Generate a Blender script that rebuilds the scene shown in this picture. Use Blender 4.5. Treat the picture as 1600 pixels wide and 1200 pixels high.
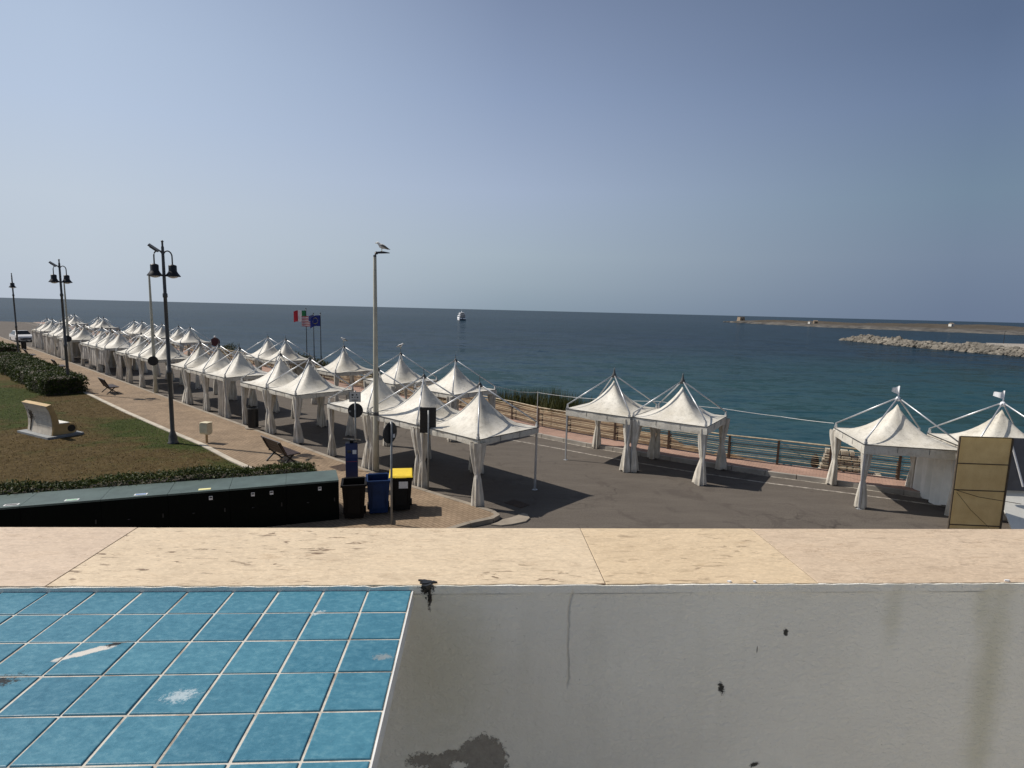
import bpy, bmesh, math, random
from mathutils import Vector, Matrix
R = math.radians
random.seed(7)
for o in list(bpy.data.objects): bpy.data.objects.remove(o)
sc = bpy.context.scene
COL = sc.collection

# ------------------------------------------------------------------ camera
CAM = Vector((0, 0, 6.0))
FPX, PITCH, ROLL = 881.0, 0.1302, 0.0247
_f = Vector((0, math.cos(PITCH), -math.sin(PITCH)))
_r0 = Vector((1, 0, 0)); _u0 = _r0.cross(_f)
_r = math.cos(ROLL)*_r0 + math.sin(ROLL)*_u0
_u = -math.sin(ROLL)*_r0 + math.cos(ROLL)*_u0
cd = bpy.data.cameras.new('camera'); cam = bpy.data.objects.new('camera', cd); COL.objects.link(cam)
cam.matrix_world = Matrix(((_r.x, _u.x, -_f.x, CAM.x), (_r.y, _u.y, -_f.y, CAM.y), (_r.z, _u.z, -_f.z, CAM.z), (0, 0, 0, 1)))
cd.sensor_width = 36; cd.lens = 36*FPX/1600; cd.clip_start = 0.05; cd.clip_end = 120000
sc.camera = cam

# ------------------------------------------------------------------ sky, sun, exposure
SUN_DIR = Vector((-1.85, 0.47, 2.25)).normalized()
EL = math.asin(SUN_DIR.z); AZ = math.atan2(SUN_DIR.x, SUN_DIR.y)
w = bpy.data.worlds.new('World'); sc.world = w; w.use_nodes = True
nt = w.node_tree; nt.nodes.clear()
wo = nt.nodes.new('ShaderNodeOutputWorld'); bg = nt.nodes.new('ShaderNodeBackground')
sky = nt.nodes.new('ShaderNodeTexSky'); sky.sky_type = 'NISHITA'; sky.sun_disc = False
sky.sun_elevation = EL; sky.sun_rotation = AZ
sky.altitude = 0; sky.air_density = 0.4; sky.dust_density = 1.6; sky.ozone_density = 6.0
hs = nt.nodes.new('ShaderNodeHueSaturation'); hs.inputs['Saturation'].default_value = 0.42
tint = nt.nodes.new('ShaderNodeMixRGB'); tint.blend_type = 'MULTIPLY'; tint.inputs[0].default_value = 1; tint.inputs[2].default_value = (.87, 1.0, 1.13, 1)
nt.links.new(sky.outputs[0], hs.inputs['Color']); nt.links.new(hs.outputs[0], tint.inputs[1]); 
# hazy air low over the sea: its colour by height above the horizon and by bearing from the sun, Nishita blue above, dimmed to weaken the sky fill
SKS = 0.145
def wn(t, **k):
    x = nt.nodes.new('ShaderNode'+t)
    for a, b in k.items(): setattr(x, a, b)
    return x
wc = wn('TexCoord'); wx = wn('SeparateXYZ'); nt.links.new(wc.outputs['Generated'], wx.inputs[0])
hz = wn('VectorMath', operation='MULTIPLY'); nt.links.new(wc.outputs['Generated'], hz.inputs[0]); hz.inputs[1].default_value = (1, 1, 0)
hn = wn('VectorMath', operation='NORMALIZE'); nt.links.new(hz.outputs[0], hn.inputs[0])
sh_ = Vector((SUN_DIR.x, SUN_DIR.y, 0)).normalized()
dt = wn('VectorMath', operation='DOT_PRODUCT'); nt.links.new(hn.outputs[0], dt.inputs[0]); dt.inputs[1].default_value = sh_
def zramp(stops):
    r = wn('ValToRGB'); nt.links.new(wx.outputs[2], r.inputs[0]); r.color_ramp.interpolation = 'B_SPLINE' if False else 'EASE' if False else 'LINEAR'
    e = r.color_ramp.elements
    while len(e) < len(stops): e.new(.5)
    for q, (z, c) in zip(e, stops): q.position = z; q.color = (*[v/SKS for v in c], 1)
    return r.outputs[0]
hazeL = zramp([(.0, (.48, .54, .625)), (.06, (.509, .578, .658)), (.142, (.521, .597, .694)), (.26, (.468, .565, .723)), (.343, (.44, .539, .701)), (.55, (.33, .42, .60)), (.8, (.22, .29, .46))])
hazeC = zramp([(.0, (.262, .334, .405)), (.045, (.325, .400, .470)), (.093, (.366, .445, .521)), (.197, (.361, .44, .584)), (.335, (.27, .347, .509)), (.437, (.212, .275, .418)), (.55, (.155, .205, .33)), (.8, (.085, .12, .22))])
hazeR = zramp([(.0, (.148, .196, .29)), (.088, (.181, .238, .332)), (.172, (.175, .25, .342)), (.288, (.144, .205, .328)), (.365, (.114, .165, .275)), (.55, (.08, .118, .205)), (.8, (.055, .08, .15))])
def wmr(src, a, b, c=0, d=1, smooth=False):
    r = wn('MapRange'); nt.links.new(src, r.inputs[0]); r.interpolation_type = 'SMOOTHSTEP' if smooth else 'LINEAR'
    for i, v in enumerate((a, b, c, d)): r.inputs[i+1].default_value = v
    return r.outputs[0]
def wmix(f, a, b):
    x = wn('MixRGB')
    for v, i in ((f, 0), (a, 1), (b, 2)): nt.links.new(v, x.inputs[i])
    return x.outputs[0]
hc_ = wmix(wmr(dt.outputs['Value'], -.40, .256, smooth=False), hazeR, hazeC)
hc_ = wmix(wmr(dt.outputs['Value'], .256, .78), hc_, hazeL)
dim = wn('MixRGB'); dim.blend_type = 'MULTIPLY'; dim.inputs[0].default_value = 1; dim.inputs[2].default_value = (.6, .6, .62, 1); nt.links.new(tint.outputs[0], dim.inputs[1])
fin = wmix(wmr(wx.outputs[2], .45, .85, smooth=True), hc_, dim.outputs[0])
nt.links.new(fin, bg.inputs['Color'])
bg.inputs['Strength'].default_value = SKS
nt.links.new(bg.outputs[0], wo.inputs[0])
sd = bpy.data.lights.new('sun', 'SUN'); sun = bpy.data.objects.new('sun', sd); COL.objects.link(sun)
sd.energy = 4.4; sd.angle = R(0.5); sd.color = (1.0, 0.93, 0.84)
sun.rotation_euler = SUN_DIR.to_track_quat('Z', 'Y').to_euler()
sun.location = (-40, 10, 60)
sc.view_settings.view_transform = 'Standard'; sc.view_settings.look = 'None'
sc.view_settings.exposure = 0.0; sc.view_settings.gamma = 1.0; sc.view_settings.use_curve_mapping = False

# ------------------------------------------------------------------ helpers
class MB:
    def __init__(s): s.v = []; s.f = []; s.m = []; s.mi = 0
    def add(s, vs, fs):
        b = len(s.v); s.v += [tuple(v) for v in vs]
        for f in fs: s.f.append(tuple(b+i for i in f)); s.m.append(s.mi)
    def box(s, c, d, rz=0, M=None):
        x, y, z = d[0]/2, d[1]/2, d[2]/2
        vs = [Vector((sx*x, sy*y, sz*z)) for sz in (-1, 1) for sx, sy in ((-1, -1), (1, -1), (1, 1), (-1, 1))]
        m = (M or Matrix.Rotation(rz, 3, 'Z'))
        s.add([Vector(c)+m@v for v in vs], [(3, 2, 1, 0), (4, 5, 6, 7), (0, 1, 5, 4), (1, 2, 6, 5), (2, 3, 7, 6), (3, 0, 4, 7)])
    def bar(s, a, b, wd, ht=None):
        a = Vector(a); b = Vector(b); d = b-a; L = d.length
        q = d.to_track_quat('Z', 'Y').to_matrix()
        s.box((a+b)/2, (wd, ht or wd, L), M=q)
    def tube(s, pts, rad, n=10, cap=True):
        pts = [Vector(p) for p in pts]
        if not hasattr(rad, '__len__'): rad = [rad]*len(pts)
        vs = []; fs = []
        for i, p in enumerate(pts):
            d = (pts[min(i+1, len(pts)-1)]-pts[max(i-1, 0)]).normalized()
            up = Vector((0, 0, 1)) if abs(d.z) < .95 else Vector((1, 0, 0))
            a = d.cross(up).normalized(); b = d.cross(a)
            for k in range(n):
                t = 2*math.pi*k/n; vs.append(p+rad[i]*(math.cos(t)*a+math.sin(t)*b))
        for i in range(len(pts)-1):
            for k in range(n):
                fs.append((i*n+k, i*n+(k+1) % n, (i+1)*n+(k+1) % n, (i+1)*n+k))
        if cap: fs.append(tuple(range(n))); fs.append(tuple((len(pts)-1)*n+k for k in range(n))[::-1])
        s.add(vs, fs)
    def lathe(s, prof, n=20, c=(0, 0, 0), cap=True):
        c = Vector(c); vs = []; fs = []
        for r, z in prof:
            for k in range(n):
                t = 2*math.pi*k/n; vs.append(c+Vector((r*math.cos(t), r*math.sin(t), z)))
        for i in range(len(prof)-1):
            for k in range(n): fs.append((i*n+k, i*n+(k+1) % n, (i+1)*n+(k+1) % n, (i+1)*n+k))
        if cap: fs.append(tuple(range(n))[::-1]); fs.append(tuple((len(prof)-1)*n+k for k in range(n)))
        s.add(vs, fs)
    def prism(s, poly, z0, z1):
        n = len(poly)
        vs = [(x, y, z0) for x, y in poly]+[(x, y, z1) for x, y in poly]
        s.add(vs, [tuple(range(n))[::-1], tuple(range(n, 2*n))]+[(i, (i+1) % n, n+(i+1) % n, n+i) for i in range(n)])
    def disc(s, c, nrm, rad, th, n=24):
        c = Vector(c); nrm = Vector(nrm).normalized()
        s.tube([c-nrm*th/2, c+nrm*th/2], rad, n)
    def build(s, name, mats, parent=None, smooth=False, bevel=0, loc=None, rz=None):
        me = bpy.data.meshes.new(name); me.from_pydata(s.v, [], s.f)
        if not isinstance(mats, (list, tuple)): mats = [mats]
        for m in mats: me.materials.append(m)
        for p, mi in zip(me.polygons, s.m): p.material_index = mi; p.use_smooth = smooth
        bm = bmesh.new(); bm.from_mesh(me); bmesh.ops.recalc_face_normals(bm, faces=bm.faces)
        if bevel: bmesh.ops.bevel(bm, geom=[e for e in bm.edges if e.calc_face_angle(0) > .6], offset=bevel, segments=2, profile=.6, affect='EDGES')
        bm.to_mesh(me); bm.free(); me.update()
        o = bpy.data.objects.new(name, me); COL.objects.link(o)
        if parent: o.parent = parent
        if loc is not None: o.location = loc
        if rz is not None: o.rotation_euler[2] = rz
        return o

def tag(o, label=None, cat=None, group=None, kind=None):
    if label: o['label'] = label
    if cat: o['category'] = cat
    if group: o['group'] = group
    if kind: o['kind'] = kind
    return o
def thing(name, label, cat, loc=(0, 0, 0), rz=0, group=None):
    o = bpy.data.objects.new(name, None); COL.objects.link(o); o.location = loc; o.rotation_euler[2] = rz
    o.empty_display_size = .2
    return tag(o, label, cat, group)
def dup(root, loc, rz, label=None, group=None, skip=()):
    r = root.copy(); COL.objects.link(r); r.location = loc; r.rotation_euler[2] = rz
    if label: r['label'] = label
    if group: r['group'] = group
    for ch in list(root.children):
        c = ch.copy(); COL.objects.link(c); c.parent = r
        for g in list(ch.children):
            d = g.copy(); COL.objects.link(d); d.parent = c
    return r

# ------------------------------------------------------------------ materials
class NT:
    def __init__(s, name):
        s.m = bpy.data.materials.new(name); s.m.use_nodes = True; s.t = s.m.node_tree
        s.p = s.t.nodes['Principled BSDF']; s.out = s.t.nodes['Material Output']
    def n(s, typ, **kw):
        x = s.t.nodes.new('ShaderNode'+typ)
        for k, v in kw.items(): setattr(x, k, v)
        return x
    def l(s, a, b): s.t.links.new(a, b)
    def val(s, x, sock):
        if hasattr(x, 'is_linked') or hasattr(x, 'links'): s.l(x, sock)
        else: sock.default_value = x
    def coord(s, which='Object', scale=(1, 1, 1), rot=(0, 0, 0), loc=(0, 0, 0)):
        if which == 'World': src = s.n('NewGeometry').outputs['Position']
        else: src = s.n('TexCoord').outputs['Object']
        mp = s.n('Mapping'); mp.inputs['Scale'].default_value = scale; mp.inputs['Rotation'].default_value = rot; mp.inputs['Location'].default_value = loc
        s.l(src, mp.inputs['Vector']); return mp.outputs[0]
    def noise(s, co, scale, detail=4, rough=.55, dist=0):
        x = s.n('TexNoise'); s.l(co, x.inputs['Vector']); x.inputs['Scale'].default_value = scale
        x.inputs['Detail'].default_value = detail; x.inputs['Roughness'].default_value = rough; x.inputs['Distortion'].default_value = dist
        return x.outputs['Fac']
    def ramp(s, f, stops):
        x = s.n('ValToRGB'); s.l(f, x.inputs[0]); e = x.color_ramp.elements
        while len(e) < len(stops): e.new(.5)
        for i, (p, c) in enumerate(stops):
            e[i].position = p; e[i].color = (c, c, c, 1) if not hasattr(c, '__len__') else (*c, 1)
        return x.outputs[0]
    def mix(s, f, a, b, mode='MIX'):
        x = s.n('MixRGB', blend_type=mode)
        for v, k in ((f, 0), (a, 1), (b, 2)):
            if isinstance(v, (int, float)): x.inputs[k].default_value = v if k == 0 else (v, v, v, 1)
            elif isinstance(v, tuple): x.inputs[k].default_value = (*v, 1)
            else: s.l(v, x.inputs[k])
        return x.outputs[0]
    def math(s, op, a, b=0, clamp=False):
        x = s.n('Math', operation=op); x.use_clamp = clamp
        for v, k in ((a, 0), (b, 1)):
            if isinstance(v, (int, float)): x.inputs[k].default_value = v
            else: s.l(v, x.inputs[k])
        return x.outputs[0]
    def sep(s, co):
        x = s.n('SeparateXYZ'); s.l(co, x.inputs[0]); return x.outputs
    def bump(s, h, strength=.3, dist=.01, prev=None):
        b = s.n('Bump'); s.l(h, b.inputs['Height']); b.inputs['Strength'].default_value = strength; b.inputs['Distance'].default_value = dist
        if prev is not None: s.l(prev, b.inputs['Normal'])
        s.l(b.outputs[0], s.p.inputs['Normal']); return b.outputs[0]
    def col(s, c): s.val(c if not isinstance(c, tuple) else (*c, 1), s.p.inputs['Base Color'])
    def rough(s, r): s.val(r, s.p.inputs['Roughness'])
    # blurry ellipse mask in object plane coordinates, wobbling edge
    def blob(s, x, y, cx, cy, rx, ry, wob=None, soft=.15, rot=0):
        c, sn = math.cos(rot), math.sin(rot)
        dx = s.math('SUBTRACT', x, cx); dy = s.math('SUBTRACT', y, cy)
        a = s.math('DIVIDE', s.math('ADD', s.math('MULTIPLY', dx, c), s.math('MULTIPLY', dy, sn)), rx)
        b = s.math('DIVIDE', s.math('SUBTRACT', s.math('MULTIPLY', dy, c), s.math('MULTIPLY', dx, sn)), ry)
        d = s.math('SQRT', s.math('ADD', s.math('MULTIPLY', a, a), s.math('MULTIPLY', b, b)))
        if wob is not None: d = s.math('ADD', d, wob)
        mr = s.n('MapRange', interpolation_type='SMOOTHSTEP'); s.l(d, mr.inputs[0])
        mr.inputs[1].default_value = 1+soft; mr.inputs[2].default_value = 1-soft; mr.inputs[3].default_value = 0; mr.inputs[4].default_value = 1
        return mr.outputs[0]

def simple(name, c, rough=.6, var=.18, scale=6, metal=0, bump=.15, bscale=60, co='Object', bd=.003, spec=.5, rnd=0):
    m = NT(name); v = m.coord(co)
    f = m.noise(v, scale, 5)
    a = tuple(max(0, x*(1-var)) for x in c); b = tuple(min(1, x*(1+var)) for x in c)
    cc = m.ramp(f, [(.3, a), (.7, b)])
    if rnd:
        oi = m.n('ObjectInfo').outputs['Random']
        cc = m.mix(1.0, cc, m.ramp(oi, [(0, 1-rnd), (1, 1.0)]), 'MULTIPLY')
    m.col(cc); m.rough(rough); m.p.inputs['Metallic'].default_value = metal
    m.p.inputs['Specular IOR Level'].default_value = spec
    if bump: m.bump(m.noise(v, bscale, 4), bump, bd)
    return m.m

M = {}
def fabric():
    m = NT('white_canvas'); v = m.coord('Object')
    oi = m.n('ObjectInfo').outputs['Random']
    off = m.n('VectorMath', operation='ADD'); m.l(v, off.inputs[0])
    cmb = m.n('CombineXYZ'); m.l(m.math('MULTIPLY', oi, 40), cmb.inputs[0]); m.l(cmb.outputs[0], off.inputs[1])
    vv = off.outputs[0]
    base = m.ramp(m.noise(vv, 1.2, 6, .65), [(.30, (.60, .555, .46)), (.60, (.78, .745, .66))])
    speck = m.ramp(m.noise(vv, 22, 5, .7), [(.56, 1.0), (.70, .62)])
    stain = m.ramp(m.noise(vv, 5, 6, .7, .6), [(.50, 1.0), (.66, .78)])
    c = m.mix(1, m.mix(1, base, speck, 'MULTIPLY'), stain, 'MULTIPLY')
    c = m.mix(1, c, m.ramp(oi, [(0, (.84, .83, .81)), (1, (1, 1, 1))]), 'MULTIPLY')
    m.col(c); m.rough(.55)
    m.bump(m.noise(vv, 3.5, 5, .6), .35, .03)
    tr = m.n('BsdfTranslucent'); m.l(c, tr.inputs['Color'])
    mx = m.n('MixShader'); mx.inputs[0].default_value = .07
    m.l(m.p.outputs[0], mx.inputs[1]); m.l(tr.outputs[0], mx.inputs[2]); m.l(mx.outputs[0], m.out.inputs['Surface'])
    return m.m
M['canvas'] = fabric()
def curtain_mat():
    m = NT('curtain_cloth'); v = m.coord('Object')
    z = m.sep(v)[2]
    c = m.ramp(m.noise(m.coord('Object', (3, 3, .8)), 3, 5), [(.3, (.44, .395, .32)), (.65, (.70, .655, .57))])
    dirt = m.math('MULTIPLY', m.ramp(z, [(.0, 1.0), (.28, 0.0)]), m.noise(v, 9, 5))
    m.col(m.mix(m.math('MULTIPLY', dirt, .9, True), c, (.30, .26, .21))); m.rough(.8)
    m.bump(m.noise(m.coord('Object', (6, 6, 1)), 6, 4), .4, .02)
    return m.m
M['curtain'] = curtain_mat()
M['drape'] = simple('grey_cloth', (.50, .46, .40), .85, .18, 2.5, bump=.3, bscale=8, bd=.02)
M['alu'] = simple('aluminium_tube', (.52, .53, .54), .38, .1, 8, metal=.55, bump=.05)
M['steel'] = simple('dark_steel', (.035, .036, .037), .45, .3, 8, metal=.3, bump=.1)
M['lampgrey'] = simple('lamp_grey_paint', (.070, .070, .068), .5, .25, 4, metal=.1, bump=.1)
M['lampblack'] = simple('lamp_black_paint', (.010, .010, .011), .45, .3, 6, bump=.08)
M['cream_pole'] = simple('cream_pole_paint', (.46, .44, .35), .6, .16, 3, bump=.12, bscale=30)
M['black_plastic'] = simple('black_plastic', (.007, .007, .007), .6, .25, 6, bump=.08, spec=.2)
M['brown_plastic'] = simple('brown_plastic', (.0055, .0042, .0035), .6, .25, 5, bump=.08, spec=.15)
M['blue_plastic'] = simple('blue_plastic', (.005, .024, .085), .5, .18, 4, bump=.08, spec=.25)
M['blue_paint'] = simple('meter_blue_paint', (.010, .026, .105), .4, .2, 5, bump=.06)
M['yellow_plastic'] = simple('yellow_plastic', (.78, .55, .035), .45, .12, 5, bump=.06)
M['white_sticker'] = simple('white_sticker', (.72, .72, .70), .5, .12, 14, bump=0)
M['red_print'] = simple('red_print', (.42, .05, .05), .5, .1, 10, bump=0)
M['print_dark'] = simple('dark_print', (.03, .03, .035), .6, .2, 30, bump=0)
M['print_green'] = simple('green_print', (.22, .45, .28), .6, .15, 30, bump=0)
M['print_blue'] = simple('blue_print', (.10, .22, .45), .6, .15, 30, bump=0)
M['print_yellow'] = simple('yellow_print', (.80, .74, .35), .6, .12, 30, bump=0)
M['sign_back'] = simple('sign_back_grey', (.024, .025, .026), .55, .3, 10, metal=.2, bump=.05)
M['sign_face'] = simple('sign_white', (.55, .55, .52), .5, .1, 8, bump=0)
M['galv'] = simple('galvanised_pipe', (.24, .25, .25), .5, .2, 14, metal=.4, bump=.08)
M['wood_red'] = simple('red_brown_slats', (.024, .010, .008), .55, .35, 7, bump=.25, bscale=30)
M['rust'] = simple('rusty_iron', (.060, .034, .020), .75, .5, 14, bump=.3, bscale=50)
M['rail'] = simple('weathered_rail', (.44, .36, .24), .65, .35, 5, bump=.2, bscale=40)
M['beige_box'] = simple('beige_enamel', (.66, .58, .40), .55, .12, 5, bump=.08)
M['rope'] = simple('white_rope', (.60, .60, .58), .7, .1, 5, bump=0)
M['tan_panel'] = simple('tan_plywood', (.30, .235, .105), .65, .16, 4, bump=.15, bscale=25)
def tan_sheet():
    m = NT('tan_translucent_sheet'); v = m.coord('Object')
    c = m.ramp(m.noise(v, 3, 5), [(.3, (.70, .58, .35)), (.7, (.80, .69, .45))])
    c = m.mix(m.math('MULTIPLY', m.ramp(m.noise(v, 40, 4), [(.55, 0), (.7, 1)]), .25), c, (.36, .29, .14))
    m.col(c); m.rough(.6)
    tr = m.n('BsdfTranslucent'); m.l(c, tr.inputs['Color']); mx = m.n('MixShader'); mx.inputs[0].default_value = .62
    m.l(m.p.outputs[0], mx.inputs[1]); m.l(tr.outputs[0], mx.inputs[2]); m.l(mx.outputs[0], m.out.inputs['Surface']); return m.m
M['tan_panel'] = tan_sheet()
M['panel_edge'] = simple('dark_batten', (.085, .065, .045), .7, .3, 6, bump=.15)
M['grey_sheet'] = simple('grey_tarp', (.14, .14, .145), .7, .15, 3, bump=.3, bscale=5, bd=.02)
M['white_board'] = simple('white_board', (.74, .73, .67), .6, .08, 3, bump=.1, bscale=20)
M['car_white'] = simple('white_car_paint', (.78, .78, .77), .25, .04, 3, bump=0)
M['glass_dark'] = simple('dark_glass', (.012, .014, .016), .08, .2, 3, bump=0)
M['tyre'] = simple('tyre_rubber', (.014, .014, .014), .8, .2, 20, bump=.1)
M['rim'] = simple('alloy_rim', (.45, .45, .46), .35, .1, 8, metal=.7, bump=0)
M['lens_red'] = simple('red_lens', (.35, .02, .02), .25, .1, 8, bump=0)
M['lens_clear'] = simple('clear_lens', (.65, .66, .68), .15, .1, 8, bump=0)
M['feather_white'] = simple('white_feathers', (.78, .77, .74), .8, .08, 20, bump=.1)
M['feather_grey'] = simple('grey_feathers', (.15, .145, .14), .8, .35, 16, bump=.1)
M['beak'] = simple('yellow_beak', (.6, .4, .06), .5, .1, 8, bump=0)
M['f_green'] = simple('flag_green', (.02, .20, .07), .8, .12, 5, bump=0)
M['f_white'] = simple('flag_white', (.75, .74, .72), .8, .08, 5, bump=0)
M['f_red'] = simple('flag_red', (.48, .025, .04), .8, .12, 5, bump=0)
M['f_blue'] = simple('flag_blue', (.015, .03, .20), .8, .15, 5, bump=0)
M['f_yellow'] = simple('flag_yellow', (.75, .6, .05), .8, .1, 5, bump=0)
M['ship_white'] = simple('ship_white', (.85, .85, .85), .4, .04, .3, bump=0)
M['ship_blue'] = simple('ship_dark_hull', (.03, .04, .06), .4, .1, .3, bump=0)
M['concrete'] = simple('pale_concrete', (.27, .23, .18), .85, .2, 2.2, bump=.3, bscale=25, co='World')
M['kerbstone'] = simple('kerb_stone', (.46, .41, .33), .85, .2, 1.6, bump=.3, bscale=25, co='World')
M['seakerb'] = simple('grey_kerb_stone', (.30, .27, .23), .85, .25, 1.6, bump=.3, bscale=25, co='World')
M['plaster_grey'] = simple('sculpture_plaster', (.54, .485, .40), .8, .2, 3, bump=.2, bscale=20)
M['plaster_yellow'] = simple('yellow_ochre_paint', (.47, .32, .14), .7, .25, 3, bump=.2, bscale=20)
M['rubble'] = simple('limestone_rubble', (.56, .49, .38), .9, .3, 1.5, bump=.6, bscale=7, bd=.04, rnd=.25)
M['boulder'] = simple('breakwater_rock', (.175, .157, .128), .9, .5, .22, bump=.6, bscale=2, bd=.2)
M['tower_stone'] = simple('tower_stone', (.26, .20, .14), .9, .25, .3, bump=.4, bscale=2, bd=.1)

def tiles_mat():
    m = NT('blue_glazed_tile'); v = m.coord('Object')
    x, y, z = m.sep(v)
    att = m.n('Attribute', attribute_name='tilecol'); rnd = att.outputs['Fac']
    n1 = m.noise(m.coord('Object', (1, 1.6, 1), rot=(0, 0, R(35))), 62, 6, .68, .3); n2 = m.noise(v, 9, 5)
    c = m.ramp(n1, [(.28, (.036, .140, .205)), (.50, (.055, .195, .275)), (.75, (.125, .29, .36))])
    c = m.mix(.25, c, m.ramp(n2, [(.3, (.045, .16, .23)), (.7, (.10, .26, .33))]))
    c = m.mix(1, c, m.ramp(rnd, [(0, (.86, .88, .90)), (1, (1.08, 1.06, 1.04))]), 'MULTIPLY')
    fine = m.noise(v, 160, 4, .7)
    c = m.mix(m.math('MULTIPLY', m.ramp(fine, [(.6, 0), (.8, 1)]), .22), c, (.34, .44, .48))
    # dust, scuffs and tar on the glaze
    wob = m.math('MULTIPLY', m.math('SUBTRACT', m.noise(v, 60, 5, .7), .5), 2.2)
    wob2 = m.math('MULTIPLY', m.math('SUBTRACT', m.noise(v, 170, 5, .8), .5), 5)
    s1 = m.blob(x, y, -.803, -.237, .042, .0085, wob, .25, R(30))
    c = m.mix(m.math('MULTIPLY', s1, .92), c, (.66, .61, .54))
    s2 = m.blob(x, y, -.768, -.212, .016, .006, wob2, .25, R(25))
    c = m.mix(s2, c, (.012, .012, .012))
    s3 = m.blob(x, y, -.572, -.362, .021, .012, wob2, .5, R(15))
    c = m.mix(m.math('MULTIPLY', s3, .6), c, (.60, .66, .67))
    s4 = m.blob(x, y, -.90, -.325, .034, .016, wob2, .3, R(30))
    c = m.mix(s4, c, (.012, .014, .014))
    s5 = m.blob(x, y, -.42, -.105, .012, .005, wob2, .4, R(35))
    c = m.mix(m.math('MULTIPLY', s5, .7), c, (.62, .66, .66))
    s6 = m.blob(x, y, -.255, -.262, .016, .008, wob2, .5)
    c = m.mix(m.math('MULTIPLY', s6, .45), c, (.40, .36, .31))
    m.col(c); m.rough(m.ramp(n1, [(.3, .36), (.7, .55)]))
    m.p.inputs['Specular IOR Level'].default_value = .25
    m.bump(m.math('ADD', m.noise(v, 30, 5, .6), m.math('MULTIPLY', fine, .4)), .3, .003)
    return m.m
M['tile'] = tiles_mat()
def grout():
    m = NT('pale_grout'); v = m.coord('Object')
    c = m.ramp(m.noise(v, 14, 6, .7), [(.33, (.30, .25, .20)), (.5, (.58, .54, .47)), (.8, (.66, .62, .56))])
    m.col(c); m.rough(.9); m.bump(m.noise(v, 220, 4), .5, .002); return m.m
M['grout'] = grout()

def marble(name, pale, mid, cracks=1.0, seed=0):
    m = NT(name); v = m.coord('Object', loc=(seed, seed*.7, 0))
    v2 = m.coord('Object', (3.2, 10, 1), rot=(0, 0, R(3)), loc=(seed, 0, 0))
    vein = m.noise(v2, 3.0, 7, .65, 1.2)
    c = m.ramp(vein, [(.30, mid), (.44, pale), (.56, tuple(min(.9, p*1.12) for p in pale)), (.70, mid)])
    f = m.noise(m.coord('Object', (6, 13, 1), loc=(seed, 0, 0)), 5, 6, .7, .4)
    c = m.mix(m.math('MULTIPLY', m.ramp(f, [(.54, 0), (.66, 1)]), .75), c, tuple(min(.92, p*1.25) for p in pale))
    f2 = m.noise(m.coord('Object', (7, 16, 1), loc=(seed*2, 0, 0)), 4, 5, .7, .5)
    c = m.mix(m.math('MULTIPLY', m.ramp(f2, [(.34, 1), (.46, 0)]), .45), c, tuple(p*.80 for p in mid))
    c = m.mix(m.math('MULTIPLY', m.ramp(m.noise(v, 2.2, 5), [(.4, 0), (.65, 1)]), .35), c, mid)
    f3 = m.noise(m.coord('Object', (26, 62, 1), loc=(seed, .3, 0)), 3, 3, .6, .6)
    c = m.mix(m.math('MULTIPLY', m.ramp(f3, [(.57, 0), (.63, 1)]), .5), c, tuple(min(.93, p*1.30) for p in pale))
    c = m.mix(m.math('MULTIPLY', m.ramp(f3, [(.36, 1), (.42, 0)]), .35), c, tuple(p*.74 for p in mid))
    # dark pits along the veins
    pit = m.noise(m.coord('Object', (5, 26, 1), loc=(seed*3, .2, 0)), 2.6, 4, .6, .7)
    big = m.noise(v, 3.2, 3)
    pm = m.math('MULTIPLY', m.ramp(pit, [(.605, 0), (.635, 1)]), m.ramp(big, [(.44, 0), (.56, 1)]))
    c = m.mix(m.math('MULTIPLY', pm, .85*cracks, True), c, (.13, .075, .04))
    # hairline vein: thin contour of a distorted noise
    hl = m.noise(m.coord('Object', (2.0, 9, 1), rot=(0, 0, R(-6)), loc=(seed, .5, 0)), 2.4, 5, .6, .8)
    lm = m.ramp(m.math('ABSOLUTE', m.math('SUBTRACT', hl, .5)), [(.0, 1), (.006, 0)])
    c = m.mix(m.math('MULTIPLY', m.math('MULTIPLY', lm, m.ramp(m.noise(v, 4, 3), [(.5, 0), (.6, 1)])), .6), c, (.26, .16, .09))
    m.col(c); m.rough(m.ramp(vein, [(.3, .5), (.7, .65)])); m.p.inputs['Specular IOR Level'].default_value = .3
    m.bump(m.math('SUBTRACT', m.math('MULTIPLY', m.noise(v, 90, 4), .3), m.math('MULTIPLY', pm, 1.5)), .35, .004)
    return m.m
M['marble_b'] = marble('cream_marble', (.60, .485, .34), (.53, .41, .275), 1.0, 1.3)
M['marble_a'] = marble('pink_marble', (.56, .445, .335), (.50, .385, .275), .35, 4.1)
M['marble_c'] = marble('golden_marble', (.595, .47, .315), (.54, .41, .26), .6, 7.7)
M['marble_d'] = marble('rosy_marble', (.55, .435, .315), (.475, .36, .25), .3, 11.9)

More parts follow.
